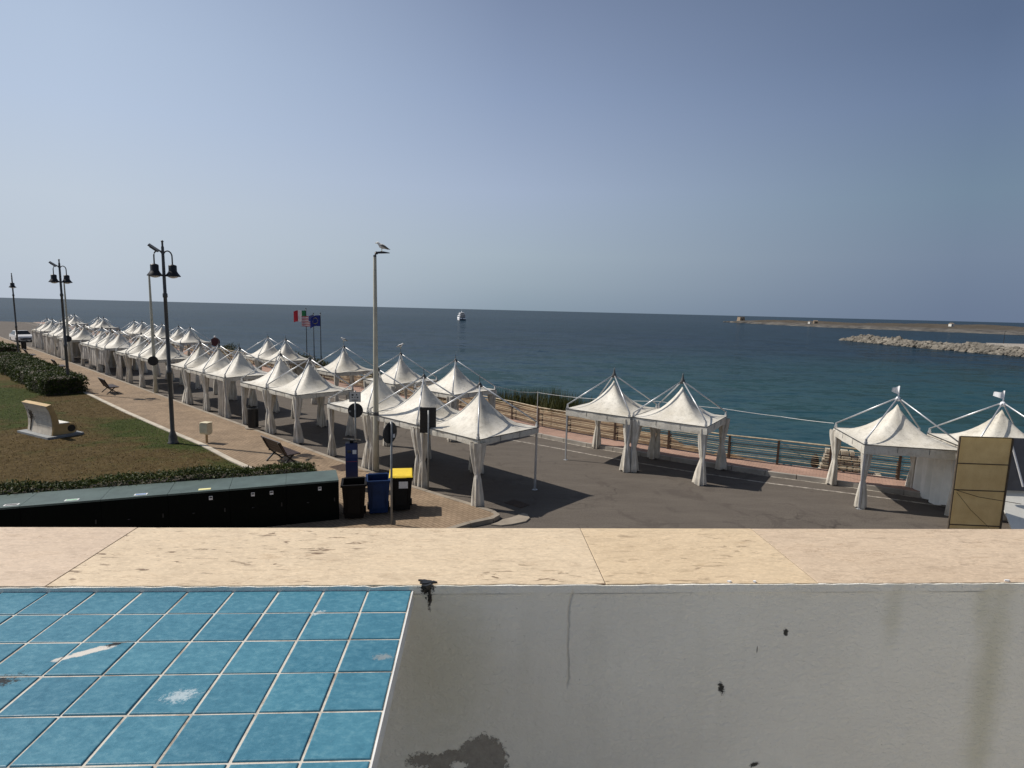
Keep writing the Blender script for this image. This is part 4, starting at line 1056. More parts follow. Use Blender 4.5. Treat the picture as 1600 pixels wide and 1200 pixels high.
tall_pole((-4.84, 19.85, .10), 'tall cream lamp pole with a gull on its flat head, near the litter bins', R(5), 7.72)
tall_pole((-23.0, 36.0, .10), 'tall cream lamp pole beside the nearest twin lamp, round sign on it', R(-8), 7.62)
p1 = tw(53.6, -1.6, .10)
tall_pole(tuple(p1), 'tall cream lamp pole close behind the twin lamp at the hedge', R(-8), 7.75)

# gulls
def gull(p, az, label, s=1.0, hunched=True):
    t = thing('seagull', label, 'seagull', p, az); t.scale = (s, s, s)
    bm_ = MB(); prof = []
    # body along +x (tail) ; head at -x
    pts = [(-.155, 0, .245), (-.135, 0, .25), (-.105, 0, .245), (-.075, 0, .215), (-.03, 0, .165), (.04, 0, .145), (.10, 0, .12), (.155, 0, .09), (.20, 0, .065)]
    rad = [.012, .034, .040, .042, .066, .068, .048, .028, .012]
    bm_.tube(pts, rad, 14); bm_.build('body', M['feather_white'], t, smooth=True)
    for sy in (-1, 1):
        mb = MB(); mb.tube([(-.05, sy*.050, .185), (.02, sy*.060, .175), (.10, sy*.045, .135), (.19, sy*.022, .085), (.25, sy*.012, .060)], [.012, .035, .032, .018, .004], 10); mb.build('wing', M['feather_grey'], t, smooth=True)
        mb = MB(); mb.tube([(.0, sy*.025, .10), (.005, sy*.025, .0)], .006, 6); mb.box((-.012, sy*.025, .003), (.045, .03, .005)); mb.build('foot', M['beak'], t)
        mb = MB(); mb.disc((-.128, sy*.031, .258), (0, sy, 0), .006, .006, 8); mb.build('eye', M['black_plastic'], t)
    mb = MB(); mb.tube([(-.155, 0, .245), (-.20, 0, .232)], [.011, .003], 8); mb.build('beak', M['beak'], t)
gull((-4.84+.24, 19.85, .10+7.72+.075), R(4), 'white gull with grey wings perched on the tall cream lamp head', 1.15)
b3 = tw(17.6, 5.6, 3.88); gull((b3.x, b3.y, 3.84), R(20), 'tiny white gull on the tip of the third seaward tent', 1.0)
b2 = tw(11.6, 5.35, 3.86); gull((b2.x, b2.y, 3.84), R(200), 'gull on the tip of the second seaward tent', 1.0)

# ------------------------------------------------------------------ benches
def bench_proto():
    t = thing('park_bench', 'x', 'bench', (0, 0, 0), 0, 'slatted benches facing the sea')
    # length along x, faces +y
    for sx in (-.62, .62):
        mb = MB()
        mb.bar((sx, -.30, .0), (sx, .18, .44), .05, .05); mb.bar((sx, .32, .0), (sx, -.14, .42), .05, .05)
        mb.bar((sx, -.16, .42), (sx, -.42, .92), .05, .045); mb.bar((sx, -.2, .415), (sx, .34, .415), .045, .045)
        mb.build('side_frame', M['lampblack'], t)
    mb = MB()
    for k in range(4): mb.box((0, -.10+.13*k, .45), (1.55, .118, .035))
    mb.build('seat', M['wood_red'], t)
    mb = MB(); q = Matrix.Rotation(R(28), 3, 'X')
    for k in range(4): f = .12+k*.125; mb.box((0, -.145-.26*f*1.9, .42+f*1.0), (1.55, .035, .128), M=q)
    mb.build('backrest', M['wood_red'], t)
    return t
BZ = math.atan2(-U.y, -U.x)
b0 = bench_proto(); b0.location = (-8.55, 20.55, .12); b0.rotation_euler[2] = BZ; b0['label'] = 'nearest dark red slatted bench, just behind the low hedge'
dup(b0, (-25.7, 35.6, .12), BZ, 'dark slatted bench near the end of the clipped hedge')
dup(b0, (-37.2, 46.0, .12), BZ, 'dark slatted bench beside the middle of the clipped hedge')
dup(b0, (-46.9, 54.6, .12), BZ, 'farthest dark slatted bench, between the hedges and the tents')

# ------------------------------------------------------------------ bins and small street things
def litter_bin(p, label):
    t = thing('litter_bin', label, 'litter bin', p, 0, 'black litter bins on the promenade')
    mb = MB(); mb.lathe([(.36, .0), (.36, .05)], 20); mb.build('base', M['concrete'], t)
    mb = MB(); mb.lathe([(.215, .05), (.225, .10), (.225, .92), (.235, .93), (.235, .97), (.20, .98), (.19, .90)], 28, cap=False)
    mb.lathe([(.19, .6), (.19, .61)], 20)
    for k in range(28):
        a = 2*math.pi*k/28; mb.box((.232*math.cos(a), .232*math.sin(a), .5), (.012, .026, .80), a)
    mb.build('drum', M['lampblack'], t)
    return t
lb = litter_bin((-12.27, 26.33, .12), 'black slatted litter bin beside the fourth promenade tent')
dup(lb, (-56.6, 65.1, .12), 0, 'dark litter bin far along the promenade near the white car')
bx = thing('post_box', 'small beige box on a thin post at the lawn kerb', 'box', (-12.87, 23.31, .12), R(-12))
mb = MB(); pf = [(-.15, .84), (-.16, .60), (-.15, .45), (-.11, .38), (0, .355), (.11, .38), (.15, .45), (.16, .60), (.15, .84)]
mb.add([(-.19, y, z) for y, z in pf]+[(.19, y, z) for y, z in pf], [tuple(range(9)), tuple(range(9, 18))[::-1]]+[(k, (k+1) % 9, 9+(k+1) % 9, 9+k) for k in range(9)]); mb.build('box_body', M['beige_box'], bx, bevel=.012)
mb = MB(); mb.box((-.04, 0, .85), (.26, .24, .05)); mb.box((.02, 0, .875), (.40, .32, .02)); mb.build('box_lid', M['beige_box'], bx, bevel=.008)
mb = MB(); mb.box((.02, 0, .20), (.07, .06, .40)); mb.build('post', simple('ochre_post', (.42, .27, .12), .7, .2, 6), bx)

def wheelie(p, rz, label, body, lid=None, hasrim=True):
    t = thing('wheelie_bin', label, 'wheelie bin', p, rz, 'wheelie bins by the green containers')
    t.scale = (1.16, 1.05, 1.03)
    mb = MB(); H = 1.0
    lo = [(-.22, -.27), (.22, -.27), (.22, .25), (-.22, .25)]; hi = [(-.275, -.34), (.275, -.34), (.275, .32), (-.275, .32)]
    inn = [(-.245, -.31), (.245, -.31), (.245, .29), (-.245, .29)]; inb = [(-.20, -.25), (.20, -.25), (.20, .23), (-.20, .23)]
    vs = [(*q, .05) for q in lo]+[(*q, H) for q in hi]+[(*q, H) for q in inn]+[(*q, .12) for q in inb]
    fs = [(3, 2, 1, 0)]+[(r_*4+k, r_*4+(k+1) % 4, (r_+1)*4+(k+1) % 4, (r_+1)*4+k) for r_ in range(3) for k in range(4)]+[(12, 13, 14, 15)]
    mb.add(vs, fs)
    for sy in (-.35, .33): mb.box((0, sy, H-.03), (.60, .035, .06))
    for sx in (-.285, .285): mb.box((sx, -.01, H-.03), (.035, .645, .06))
    mb.box((0, -.325, .55), (.30, .03, .70))
    mb.build('body', M[body], t, bevel=.012)
    mb = MB(); mb.tube([(-.24, .40, H-.02), (.24, .40, H-.02)], .018, 8)
    for sx in (-.2, .2): mb.box((sx, .37, H-.02), (.03, .07, .04))
    mb.build('handle', M[body], t)
    for sx in (-.24, .24):
        mb = MB(); mb.tube([(sx-.03, .27, .10), (sx+.03, .27, .10)], .10, 16); mb.build('wheel', M['tyre'], t)
    if lid:
        mb = MB(); mb.add([(-.30, -.38, H+.015), (.30, -.38, H+.015), (.30, .36, H+.03), (-.30, .36, H+.03), (-.27, -.33, H+.06), (.27, -.33, H+.06), (.27, .30, H+.10), (-.27, .30, H+.10)],
                          [(3, 2, 1, 0), (4, 5, 6, 7), (0, 1, 5, 4), (1, 2, 6, 5), (2, 3, 7, 6), (3, 0, 4, 7)])
        mb.box((0, -.385, H+.02), (.28, .03, .03)); mb.build('lid', M[lid], t, bevel=.015)
        mb = MB(); mb.box((.06, -.347, .80), (.22, .006, .20), M=Matrix.Rotation(R(4.5), 3, 'X')); mb.build('label_plate', M['white_sticker'], t)
    return t
# seen from the front (their -y side looks at the terrace)
wheelie((-4.35, 15.28, .12), R(14), 'open dark brown wheelie bin without a lid, left of the blue bin', 'brown_plastic')
wheelie((-3.78, 15.72, .12), R(14), 'open blue wheelie bin between the brown and the yellow lidded bins', 'blue_plastic')
wheelie((-3.18, 16.02, .12), R(10), 'black wheelie bin with a closed yellow lid', 'black_plastic', 'yellow_plastic')

pmn = thing('parking_meter', 'blue ticket machine with a tilted solar panel on top, behind the brown bin', 'parking meter', (-5.12, 17.75, .12), R(14))
mb = MB(); mb.add([(-.19, -.14, 0), (.19, -.14, 0), (.19, .14, 0), (-.19, .14, 0), (-.19, -.16, 1.05), (.19, -.16, 1.05), (.19, .14, 1.05), (-.19, .14, 1.05), (-.19, -.12, 1.52), (.19, -.12, 1.52), (.19, .14, 1.52), (-.19, .14, 1.52)],
       [(3, 2, 1, 0), (0, 1, 5, 4), (1, 2, 6, 5), (2, 3, 7, 6), (3, 0, 4, 7), (4, 5, 9, 8), (5, 6, 10, 9), (6, 7, 11, 10), (7, 4, 8, 11), (8, 9, 10, 11)])
mb.build('cabinet', M['blue_paint'], pmn, bevel=.015)
mb = MB(); mb.box((0, 0, 1.62), (.56, .40, .035), M=Matrix.Rotation(R(7), 3, 'Y')@Matrix.Rotation(R(-8), 3, 'X')); mb.box((0, 0, 1.55), (.12, .12, .08)); mb.build('solar_panel', M['glass_dark'], pmn)
mb = MB(); mb.box((0, -.152, .98), (.34, .012, .09)); mb.build('stripe', M['red_print'], pmn)
mb = MB(); mb.box((.09, -.155, 1.25), (.12, .012, .13), M=Matrix.Rotation(R(-4.9), 3, 'X')); mb.build('notice', M['white_sticker'], pmn)
mb = MB(); mb.box((-.07, -.155, 1.27), (.11, .012, .09), M=Matrix.Rotation(R(-4.9), 3, 'X')); mb.build('display', M['glass_dark'], pmn)

# traffic signs (seen from behind)
s1 = thing('traffic_sign', 'round traffic sign seen from behind under a small white plate', 'traffic sign', (-5.55, 19.75, .12), R(6))
mb = MB(); mb.tube([(0, 0, 0), (0, 0, 2.92)], .03, 10); mb.build('pole', M['galv'], s1, smooth=True)
mb = MB(); mb.disc((0, .04, 2.20), (0, 1, 0), .265, .02, 30); mb.build('round_plate', M['sign_back'], s1)
pl = MB(); pl.box((0, -.035, 2.70), (.40, .015, .36)); plo = pl.build('white_plate', M['sign_face'], s1)
mb = MB()
for (x, z, w_, h_) in ((-.08, 2.77, .07, .06), (.06, 2.78, .04, .05), (-.09, 2.68, .04, .04), (.0, 2.69, .03, .04), (.09, 2.68, .05, .05), (0, 2.585, .22, .025)): mb.box((x, -.045, z), (w_, .004, h_))
mb.build('pictogram', M['print_dark'], plo)
mb = MB()
for (x, z, w_, h_) in ((0, 2.873, .40, .012), (0, 2.527, .40, .012), (-.194, 2.70, .012, .36), (.194, 2.70, .012, .36)): mb.box((x, -.044, z), (w_, .005, h_))
mb.build('border', M['print_dark'], plo)
mb = MB(); mb.box((-.19, .025, 2.17), (.07, .004, .06)); mb.build('maker_sticker', M['galv'], s1)
s2 = thing('traffic_sign', 'grey round sign turned half sideways on a pole before the yellow lidded bin', 'traffic sign', (-3.19, 14.75, .12), R(64))
mb = MB(); mb.tube([(0, 0, 0), (0, 0, 2.86)], .03, 10); mb.build('pole', M['galv'], s2, smooth=True)
mb = MB(); mb.disc((0, .045, 2.55), (0, 1, 0), .29, .018, 30); dd = mb.build('round_plate', M['sign_back'], s2)
mb = MB(); mb.box((.15, .032, 2.44), (.09, .006, .10)); mb.build('sticker', M['white_sticker'], dd)
s3 = thing('traffic_sign', 'large black rectangular sign seen from behind at the kerb', 'traffic sign', (-2.66, 17.85, .12), R(4))
mb = MB(); mb.tube([(0, 0, 0), (0, 0, 2.62)], .03, 10); mb.build('pole', M['galv'], s3, smooth=True)
mb = MB(); mb.box((-.02, .05, 2.29), (.52, .025, .84)); sp_ = mb.build('rectangular_plate', M['lampblack'], s3, bevel=.006)
mb = MB()
for z in (2.0, 2.55): mb.box((-.02, .032, z), (.46, .02, .04))
mb.build('bracket', M['sign_back'], sp_)
for nm, p, lab in ((0, (-23.0, 35.86, 0), 'black round sign back fixed low on the tall pole beside the nearest twin lamp'), (1, tuple(p1+Vector((.06, -.16, 0))), 'black round sign back fixed on the tall pole behind the hedge lamp')):
    t = thing('round_sign', lab, 'traffic sign', p, R(25), 'round sign backs on the tall poles')
    mb = MB(); mb.disc((.02, .0, 2.22), (0, 1, 0), .30, .018, 28); mb.build('round_plate', M['lampblack'], t)
    mb = MB(); mb.box((0, .03, 2.30), (.24, .05, .04)); mb.box((0, .03, 2.14), (.24, .05, .04)); mb.build('bracket', M['galv'], t)
p = tw(49.5, 9.9, .15)
t = thing('round_sign', 'red round sign with a white knob on top, above the bushes by the seaward tents', 'traffic sign', tuple(p), R(30))
mb = MB(); mb.tube([(0, 0, 0), (0, 0, 2.05)], .03, 8); mb.build('pole', M['lampgrey'], t)
mb = MB(); mb.disc((0, -.04, 1.80), (0, 1, 0), .45, .02, 28); mb.build('round_plate', simple('sign_red', (.07, .016, .02), .5, .2, 6), t)
mb = MB(); mb.lathe([(.0, 2.22), (.10, 2.24), (.13, 2.32), (.10, 2.42), (0, 2.46)], 12); mb.build('knob', M['white_sticker'], t, smooth=True)

# ------------------------------------------------------------------ green metal containers
A0 = Vector((-11.266, 12.462)); A1 = Vector((-4.70, 15.02)); cd_ = (A1-A0).normalized(); cn = Vector((-cd_.y, cd_.x)); crz = math.atan2(cd_.y, cd_.x)
seam = [-3.4, -1.55, 0, 1.56, 2.96, 4.34, 5.70, 7.05]
def green(name, base, k):
    m = NT(name); v = m.coord('World')
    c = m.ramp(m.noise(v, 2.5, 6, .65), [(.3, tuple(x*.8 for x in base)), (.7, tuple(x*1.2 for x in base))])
    sp = m.ramp(m.noise(v, 16, 5, .75), [(.62, 0), (.72, 1)])
    c = m.mix(m.math('MULTIPLY', sp, .35 if base[0] > .01 else .04), c, (.16, .18, .165)); sc2 = m.ramp(m.noise(m.coord('World', (1, 6, 1), rot=(0, 0, -crz)), 3, 5, .7), [(.58, 0), (.7, 1)])
    c = m.mix(m.math('MULTIPLY', sc2, k), c, (.15, .19, .17))
    m.col(c); m.rough(.5); m.p.inputs['Specular IOR Level'].default_value = .3 if base[0] > .01 else .06; m.bump(m.noise(v, 6, 4), .12, .02); return m.m
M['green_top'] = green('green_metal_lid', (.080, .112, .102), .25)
M['green_side_shaded'] = green('green_metal_side_shaded', (.0022, .0036, .003), .02)  # lid green taken near black: shade on the faces put into the colour
cl = ['green metal container at the left picture edge, first of the row', 'second green metal container from the left edge, small dark label on its lid', 'green metal container with a green label on its lid', 'green metal container with a blue label on its lid', 'green metal container with a yellow label on its lid', 'green metal container with a white sticker, second from the right end', 'green metal container at the right end of the row, next to the brown bin']
cols = [None, 'print_dark', 'print_green', 'print_blue', 'print_yellow', None, None]
for i in range(7):
    a = A0+cd_*seam[i]; Lw = seam[i+1]-seam[i]; D = 1.05; H = 1.25-.12
    t = thing('metal_container', cl[i], 'container', (a.x, a.y, .12), crz, 'green metal containers below the terrace')
    mb = MB(); mb.box((Lw/2, D/2, H/2-.03), (Lw-.004, D-.03, H-.06)); mb.build('body', M['green_side_shaded'], t, bevel=.01)
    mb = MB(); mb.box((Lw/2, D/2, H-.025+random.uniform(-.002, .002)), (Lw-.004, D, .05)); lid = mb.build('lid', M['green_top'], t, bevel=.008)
    if cols[i]:
        x = {1: 1.35, 2: .95, 3: .80, 4: .80}[i]
        mb = MB(); mb.box((x, .16, H+.0032), (.28, .13, .004)); pl_ = mb.build('label_plate', M['white_sticker'] if i < 4 else M['print_yellow'], lid)
        mb = MB(); mb.box((x, .16, H+.006), (.22, .075, .003)); mb.build('print', M[cols[i]], pl_)
    if i >= 4:
        for xx in {4: (.95,), 5: (.55, 1.0), 6: (.85,)}[i]:
            mb = MB(); mb.box((xx, .012, H-.20), (.085, .008, .10)); pl_ = mb.build('sticker', M['white_sticker'], t)
            mb = MB(); mb.box((xx, .006, H-.185), (.06, .005, .035)); mb.build('print', M['print_dark'], pl_)
    mb = MB(); mb.box((Lw-.12, .008, H*.52), (.03, .03, .10)); mb.lathe([(.03, 0), (.03, .02)], 10, (Lw*.4, .006, H*.5)); mb.build('latch', M['sign_back'], t)

# ------------------------------------------------------------------ sculpture bench on the lawn
sb_ = thing('sculpture_bench', 'curled page shaped lawn bench, cream painted back and ochre edges, on a grey slab', 'bench', (-21.25, 24.25, .15), math.atan2(-.98, 1.90))
LS = 2.12
mb = MB(); mb.box((LS/2-.05, .42, .045), (LS+.50, 1.35, .10)); mb.build('base_slab', simple('grey_slab', (.24, .25, .25), .8, .15, 2), sb_, bevel=.01)
outer = [(.0, .10), (.04, .35), (.05, .65), (.02, .95), (-.05, 1.2), (-.13, 1.38)]
inner = [(.05, 1.44), (.13, 1.25), (.20, 1.0), (.26, .78), (.29, .60)]
seat = [(.40, .56), (.62, .57), (.80, .52), (.93, .40), (.95, .26), (.88, .14), (.78, .10)]
prof = outer+inner+seat
n = len(prof)
def prof_piece(name, mat, pf, x0, x1):
    mb = MB(); k = len(pf); mb.add([(x0, y, z) for y, z in pf]+[(x1, y, z) for y, z in pf], [tuple(range(k)), tuple(range(k, 2*k))[::-1]]+[(i, (i+1) % k, k+(i+1) % k, k+i) for i in range(k)])
    return mb
mbp = prof_piece('', None, prof, .04, LS-.04); mbp.build('curled_page', M['plaster_yellow'], sb_)
mb = MB(); k = len(outer); off = [(y-.012, z) for y, z in outer]
mb.add([(.05, y, z) for y, z in off]+[(LS-.05, y, z) for y, z in off]+[(.05, y+.01, z) for y, z in off]+[(LS-.05, y+.01, z) for y, z in off], [(i, i+1, k+i+1, k+i) for i in range(k-1)]+[(2*k+i, 3*k+i, 3*k+i+1, 2*k+i+1) for i in range(k-1)])
back = mb.build('back_panel', M['plaster_grey'], sb_)
for x0, x1 in ((0, .04), (LS-.04, LS)): prof_piece('', None, prof, x0, x1).build('side_face', M['plaster_yellow'], sb_)
mb = MB(); mb.disc((LS+.002, .72, .32), (1, 0, 0), .15, .01, 22); mb.build('side_hole', M['lampblack'], sb_)
mb = MB(); mb.add([(.0, .26, .60), (LS, .26, .60), (LS, .66, .585), (0, .66, .585), (0, .26, .57), (LS, .26, .57), (LS, .66, .555), (0, .66, .555)], [(0, 1, 2, 3), (7, 6, 5, 4), (0, 4, 5, 1), (1, 5, 6, 2), (2, 6, 7, 3), (3, 7, 4, 0)]); mb.build('seat_top', M['white_board'], sb_)
def yz(z):
    for (y0, z0), (y1, z1) in zip(outer, outer[1:]):
        if z <= z1: return y0+(y1-y0)*(z-z0)/(z1-z0)-.016
    return outer[-1][0]-.016
def stroke(mb, pts, r_): mb.tube([(x, yz(z), z) for x, z in pts], r_, 5)
mb = MB(); stroke(mb, [(.30, .15), (.33, .45), (.40, .70)], .03); rg = random.Random(4)
for (x, z) in ((.22, .95), (.36, 1.08), (.50, 1.02), (.60, .88), (.18, .75), (.56, .70)): stroke(mb, [(.37, .62), ((x+.4)/2, (z+.64)/2+.02), (x, z)], .014)
for _ in range(60):
    x, z = .40+rg.gauss(0, .14), .86+rg.gauss(0, .13); mb.disc((x, yz(z), z), (0, -1, 0), rg.uniform(.012, .03), .004, 6)
mb.build('painted_tree', M['panel_edge'], back)
mb = MB(); z = 1.05
for j in range(9):
    x = .80
    while x < 1.85-.1*rg.random():
        l_ = rg.uniform(.04, .13); stroke(mb, [(x, z), (x+l_, z+rg.uniform(-.008, .008))], .006); x += l_+.035
    z -= .075
mb.build('faded_lettering', M['galv'], back)

# ------------------------------------------------------------------ flags
def flag(p, label, kind, h, seed, W=1.05, Hh=.72):
    t = thing('flag_pole', label, 'flag', p, 0, 'flags on dark poles behind the seaward tents')
    mb = MB(); mb.tube([(0, 0, 0), (0, 0, h*.5), (0, 0, h)], [.045, .035, .025], 8); mb.lathe([(.03, h), (.045, h+.04), (.01, h+.10)], 8); mb.build('pole', M['steel'], t, smooth=True)
    mb = MB(); NX_, NZ_ = 26, 26; vs = []; rg = random.Random(seed); ph = rg.uniform(0, 6)
    dirx, diry = -.86, -.35
    for i in range(NX_+1):
        f = i/NX_
        for j in range(NZ_+1):
            g = j/NZ_; wv_ = .10*math.sin(7*f+ph+1.2*g)*f**.6
            x = dirx*W*.88*f-diry*wv_; y = diry*W*f+dirx*wv_
            z = h-.05-g*Hh-(.30 if kind == 'eu' else .16)*f**1.4*(1.1-.3*g)-.05*math.sin(5*f+ph)
            vs.append((x+.0, y, z))
    fs = []; mi = []
    for i in range(NX_):
        for j in range(NZ_):
            f, g = (i+.5)/NX_, (j+.5)/NZ_
            fs.append((i*(NZ_+1)+j, (i+1)*(NZ_+1)+j, (i+1)*(NZ_+1)+j+1, i*(NZ_+1)+j+1))
            if kind == 'it': mi.append(0 if f < 1/3 else (1 if f < 2/3 else 2))
            elif kind == 'us':
                if f < .42 and j < 14: mi.append(3 if not (i % 3 == 1 and j % 3 == 1) else 1)
                else: mi.append(2 if (j//2) % 2 == 0 else 1)
            else:
                a = math.atan2((g-.5)*Hh, (f-.5)*W); rr = math.hypot((g-.5)*Hh, (f-.5)*W)
                mi.append(4 if abs(rr-.21) < .022 and math.cos(12*a) > .2 else 3)
    mb.add(vs, fs); mb.m = mi
    mb.build('flag_cloth', [M['f_green'], M['f_white'], M['f_red'], M['f_blue'], M['f_yellow']], t, smooth=True)
def fp(t): return tuple(tw(t, 8.4, .15))
flag(fp(27.45), 'Italian green white red flag flying on the left pole', 'it', 5.55, 1, 1.05, .85)
flag(fp(26.35), 'striped American flag flying on the middle pole', 'us', 5.20, 2, 1.0, .78)
flag(fp(25.35), 'dark blue European flag flying on the right pole', 'eu', 5.25, 3, .85, .80)

# ------------------------------------------------------------------ white car at the far end
car = thing('parked_car', 'white car parked at the far end of the promenade row', 'car', (-68.6, 78.6, 0), math.atan2(-U.y, -U.x)+R(6))
sec = [(-2.1, .35, .80, .80, .72), (-2.05, .25, .98, .84, .76), (-1.6, .22, 1.02, .88, .80), (-1.35, .22, 1.10, .89, .78), (-.9, .22, 1.50, .89, .64), (.5, .22, 1.55, .90, .64), (1.15, .22, 1.02, .90, .78), (1.8, .22, .92, .88, .76), (2.05, .25, .78, .82, .70), (2.1, .35, .65, .78, .66)]
mb = MB(); vs = []
for (x, zb, zt, wb, wt) in sec:
    zm = min(zt, .98) if zt > 1.0 else zt*.93
    ring = [(-wb, zb), (-wb, zm*.75), (-wb*.97, zm), (-wt, zt), (wt, zt), (wb*.97, zm), (wb, zm*.75), (wb, zb)]
    vs += [(x, y, z) for y, z in ring]
n8 = 8
mb.add(vs, [(i*n8+k, i*n8+(k+1) % n8, (i+1)*n8+(k+1) % n8, (i+1)*n8+k) for i in range(len(sec)-1) for k in range(n8)]+[tuple(range(n8))[::-1], tuple((len(sec)-1)*n8+k for k in range(n8))])
body = mb.build('body', M['car_white'], car, bevel=.02)
mb = MB(); mb.add([(1.12, -.78, 1.06), (1.12, .78, 1.06), (.60, .62, 1.50), (.60, -.62, 1.50), (1.15, -.78, 1.07), (1.15, .78, 1.07), (.63, .62, 1.51), (.63, -.62, 1.51)], [(4, 5, 6, 7), (0, 3, 2, 1)]); mb.build('windscreen', M['glass_dark'], car)
for sy in (-1, 1):
    mb = MB(); mb.add([(-1.25, sy*.875, 1.02), (.95, sy*.885, 1.02), (.45, sy*.70, 1.46), (-.85, sy*.70, 1.44)], [(0, 1, 2, 3)]); mb.build('side_window', M['glass_dark'], car)
    mb = MB(); mb.box((2.02, sy*.60, .72), (.12, .34, .13)); mb.build('headlight', M['lens_clear'], car, bevel=.02)
    mb = MB(); mb.box((-2.05, sy*.66, .80), (.08, .24, .22)); mb.build('tail_light', M['lens_red'], car)
    mb = MB(); mb.box((.95, sy*.98, 1.02), (.12, .18, .13)); mb.build('mirror', M['car_white'], car, bevel=.02)
    for x in (-1.3, 1.35):
        mb = MB(); mb.tube([(x, sy*.72, .31), (x, sy*.91, .31)], .31, 22); wh = mb.build('wheel', M['tyre'], car)
        mb = MB(); mb.disc((x, sy*.915, .31), (0, 1, 0), .19, .02, 16); mb.build('rim', M['rim'], wh)
mb = MB(); mb.box((2.10, 0, .45), (.06, 1.2, .18)); mb.build('grille', M['black_plastic'], car)
mb = MB(); mb.box((2.12, 0, .62), (.03, .5, .11)); mb.build('number_plate', M['white_sticker'], car)

# ------------------------------------------------------------------ ship
ship = thing('yacht', 'white multi deck motor yacht seen end on near the horizon', 'ship', (-47.5, 515, -4), R(101))
mb = MB(); vs = []
for (x, wd, wt, z1) in ((-12, 2.9, 3.1, 1.9), (-6, 3.3, 3.5, 2.0), (2, 3.2, 3.5, 2.3), (8, 2.2, 2.9, 2.8), (12.5, .2, .5, 3.4)):
    vs += [(x, -wd, -.3), (x, -wt, z1), (x, wt, z1), (x, wd, -.3)]
mb.add(vs, [(i*4+k, i*4+(k+1) % 4, (i+1)*4+(k+1) % 4, (i+1)*4+k) for i in range(4) for k in range(4)]+[(0, 1, 2, 3), (16, 19, 18, 17)]); hull = mb.build('hull', M['ship_white'], ship)
mb = MB(); mb.box((-12.06, 0, .55), (.1, 5.6, 1.1)); mb.box((-12.08, .3, 1.25), (.14, 1.1, 1.1)); mb.build('stern_gate', M['ship_blue'], hull)
for (x0, x1, hw, z0, z1, nm) in ((-10, 5, 2.95, 2.0, 3.75, 'main_deck'), (-10.5, 3, 2.6, 3.95, 5.3, 'upper_deck'), (-8, 1, 2.0, 5.5, 6.6, 'bridge_deck')):
    mb = MB(); mb.box(((x0+x1)/2, 0, (z0+z1)/2), (x1-x0, 2*hw, z1-z0)); dk = mb.build(nm, M['ship_white'], ship, bevel=.15)
    mb = MB(); mb.box((x0-.02, -.2, (z0+z1)/2-.05), (.12, hw*1.55, (z1-z0)*.55)); mb.box(((x0+x1)/2, 0, (z0+z1)/2+.1), ((x1-x0)*.8, 2*hw+.08, (z1-z0)*.4)); mb.build('window_band', M['glass_dark'], dk)
    mb = MB(); mb.box(((x0+x1)/2-.6, 0, z1+.09), (x1-x0+2.0, 2*hw+.5, .16)); mb.build('deck_roof', M['ship_white'], dk)
mb = MB(); mb.tube([(-3, 0, 6.7), (-3.6, 0, 8.2)], [.5, .12], 8); mb.tube([(-3.6, 0, 8.2), (-3.7, 0, 9.6)], .06, 6); mb.build('mast', M['ship_white'], ship)

# ------------------------------------------------------------------ breakwater, quay, headland
ico = bmesh.new(); bmesh.ops.create_icosphere(ico, subdivisions=1, radius=1); IV = [v.co.copy() for v in ico.verts]; IF = [tuple(v.index for v in f.verts) for f in ico.faces]; ico.free()
mb = MB(); rg = random.Random(77)
P0 = Vector((156, 262)); P1_ = Vector((153, 205)); P2 = Vector((156, 150)); P3_ = Vector((160, 95))
path = [P0, P1_, P2, P3_]
for _ in range(3800):
    s = rg.random(); i = 0 if s < .37 else (1 if s < .7 else 2); f = rg.random()
    c = path[i].lerp(path[i+1], f); q = rg.uniform(-1, 1); wd = 5.0
    hgt = 1.75+.3*math.sin(c.y*.11)+.35*math.sin(c.y*.31)
    if i == 0: hgt *= min(1, .45+f*4)
    z = -4+hgt*(1-abs(q)**1.3)+rg.gauss(0, .25); r_ = rg.uniform(.45, 1.0)*(1.6 if rg.random() < .15 else 1)
    sx, sy, sz = r_*rg.uniform(.7, 1.3), r_*rg.uniform(.7, 1.3), r_*rg.uniform(.55, .9); rot = Matrix.Rotation(rg.uniform(0, 6.28), 3, 'Z')@Matrix.Rotation(rg.uniform(-.6, .6), 3, 'X')
    mb.add([Vector((c.x+q*wd, c.y, z))+rot@Vector((v.x*sx*rg.uniform(.8, 1.15), v.y*sy*rg.uniform(.8, 1.15), v.z*sz*rg.uniform(.8, 1.15))) for v in IV], IF)
tag(mb.build('breakwater_boulders', M['boulder']), kind='stuff')
qy = thing('harbour_quay', 'low grey quay just behind the breakwater at the right picture edge', 'quay', (0, 0, 0))
mb = MB(); mb.box((206, 198, -3.4), (24, 76, 1.4), R(-6)); mb.build('quay_wall', M['seakerb'], qy)
mb = MB(); rg = random.Random(5)
for k in range(9): mb.box((198+rg.uniform(0, 10), 166+k*7.5, -2.35), (rg.uniform(1.5, 3), rg.uniform(1, 2.2), rg.uniform(.7, 1.3)), R(-6)+rg.uniform(-.3, .3))
mb.build('crates', M['boulder'], qy)
for k, (x, y, h) in enumerate(((201, 232, 5.0), (203, 214, 4.4), (202, 196, 4.8), (200, 178, 4.0))):
    t = thing('lamp_mast', 'thin mast on the quay behind the breakwater, %s from the left' % ORD[k], 'mast', (x, y, -2.6), 0, 'thin masts on the quay')
    mb = MB(); mb.tube([(0, 0, 0), (0, 0, h)], [.12, .07], 6); mb.build('pole', M['steel'], t)
    mb = MB(); mb.box((.3, 0, h), (.8, .18, .12)); mb.build('lamp_head', M['steel'], t)
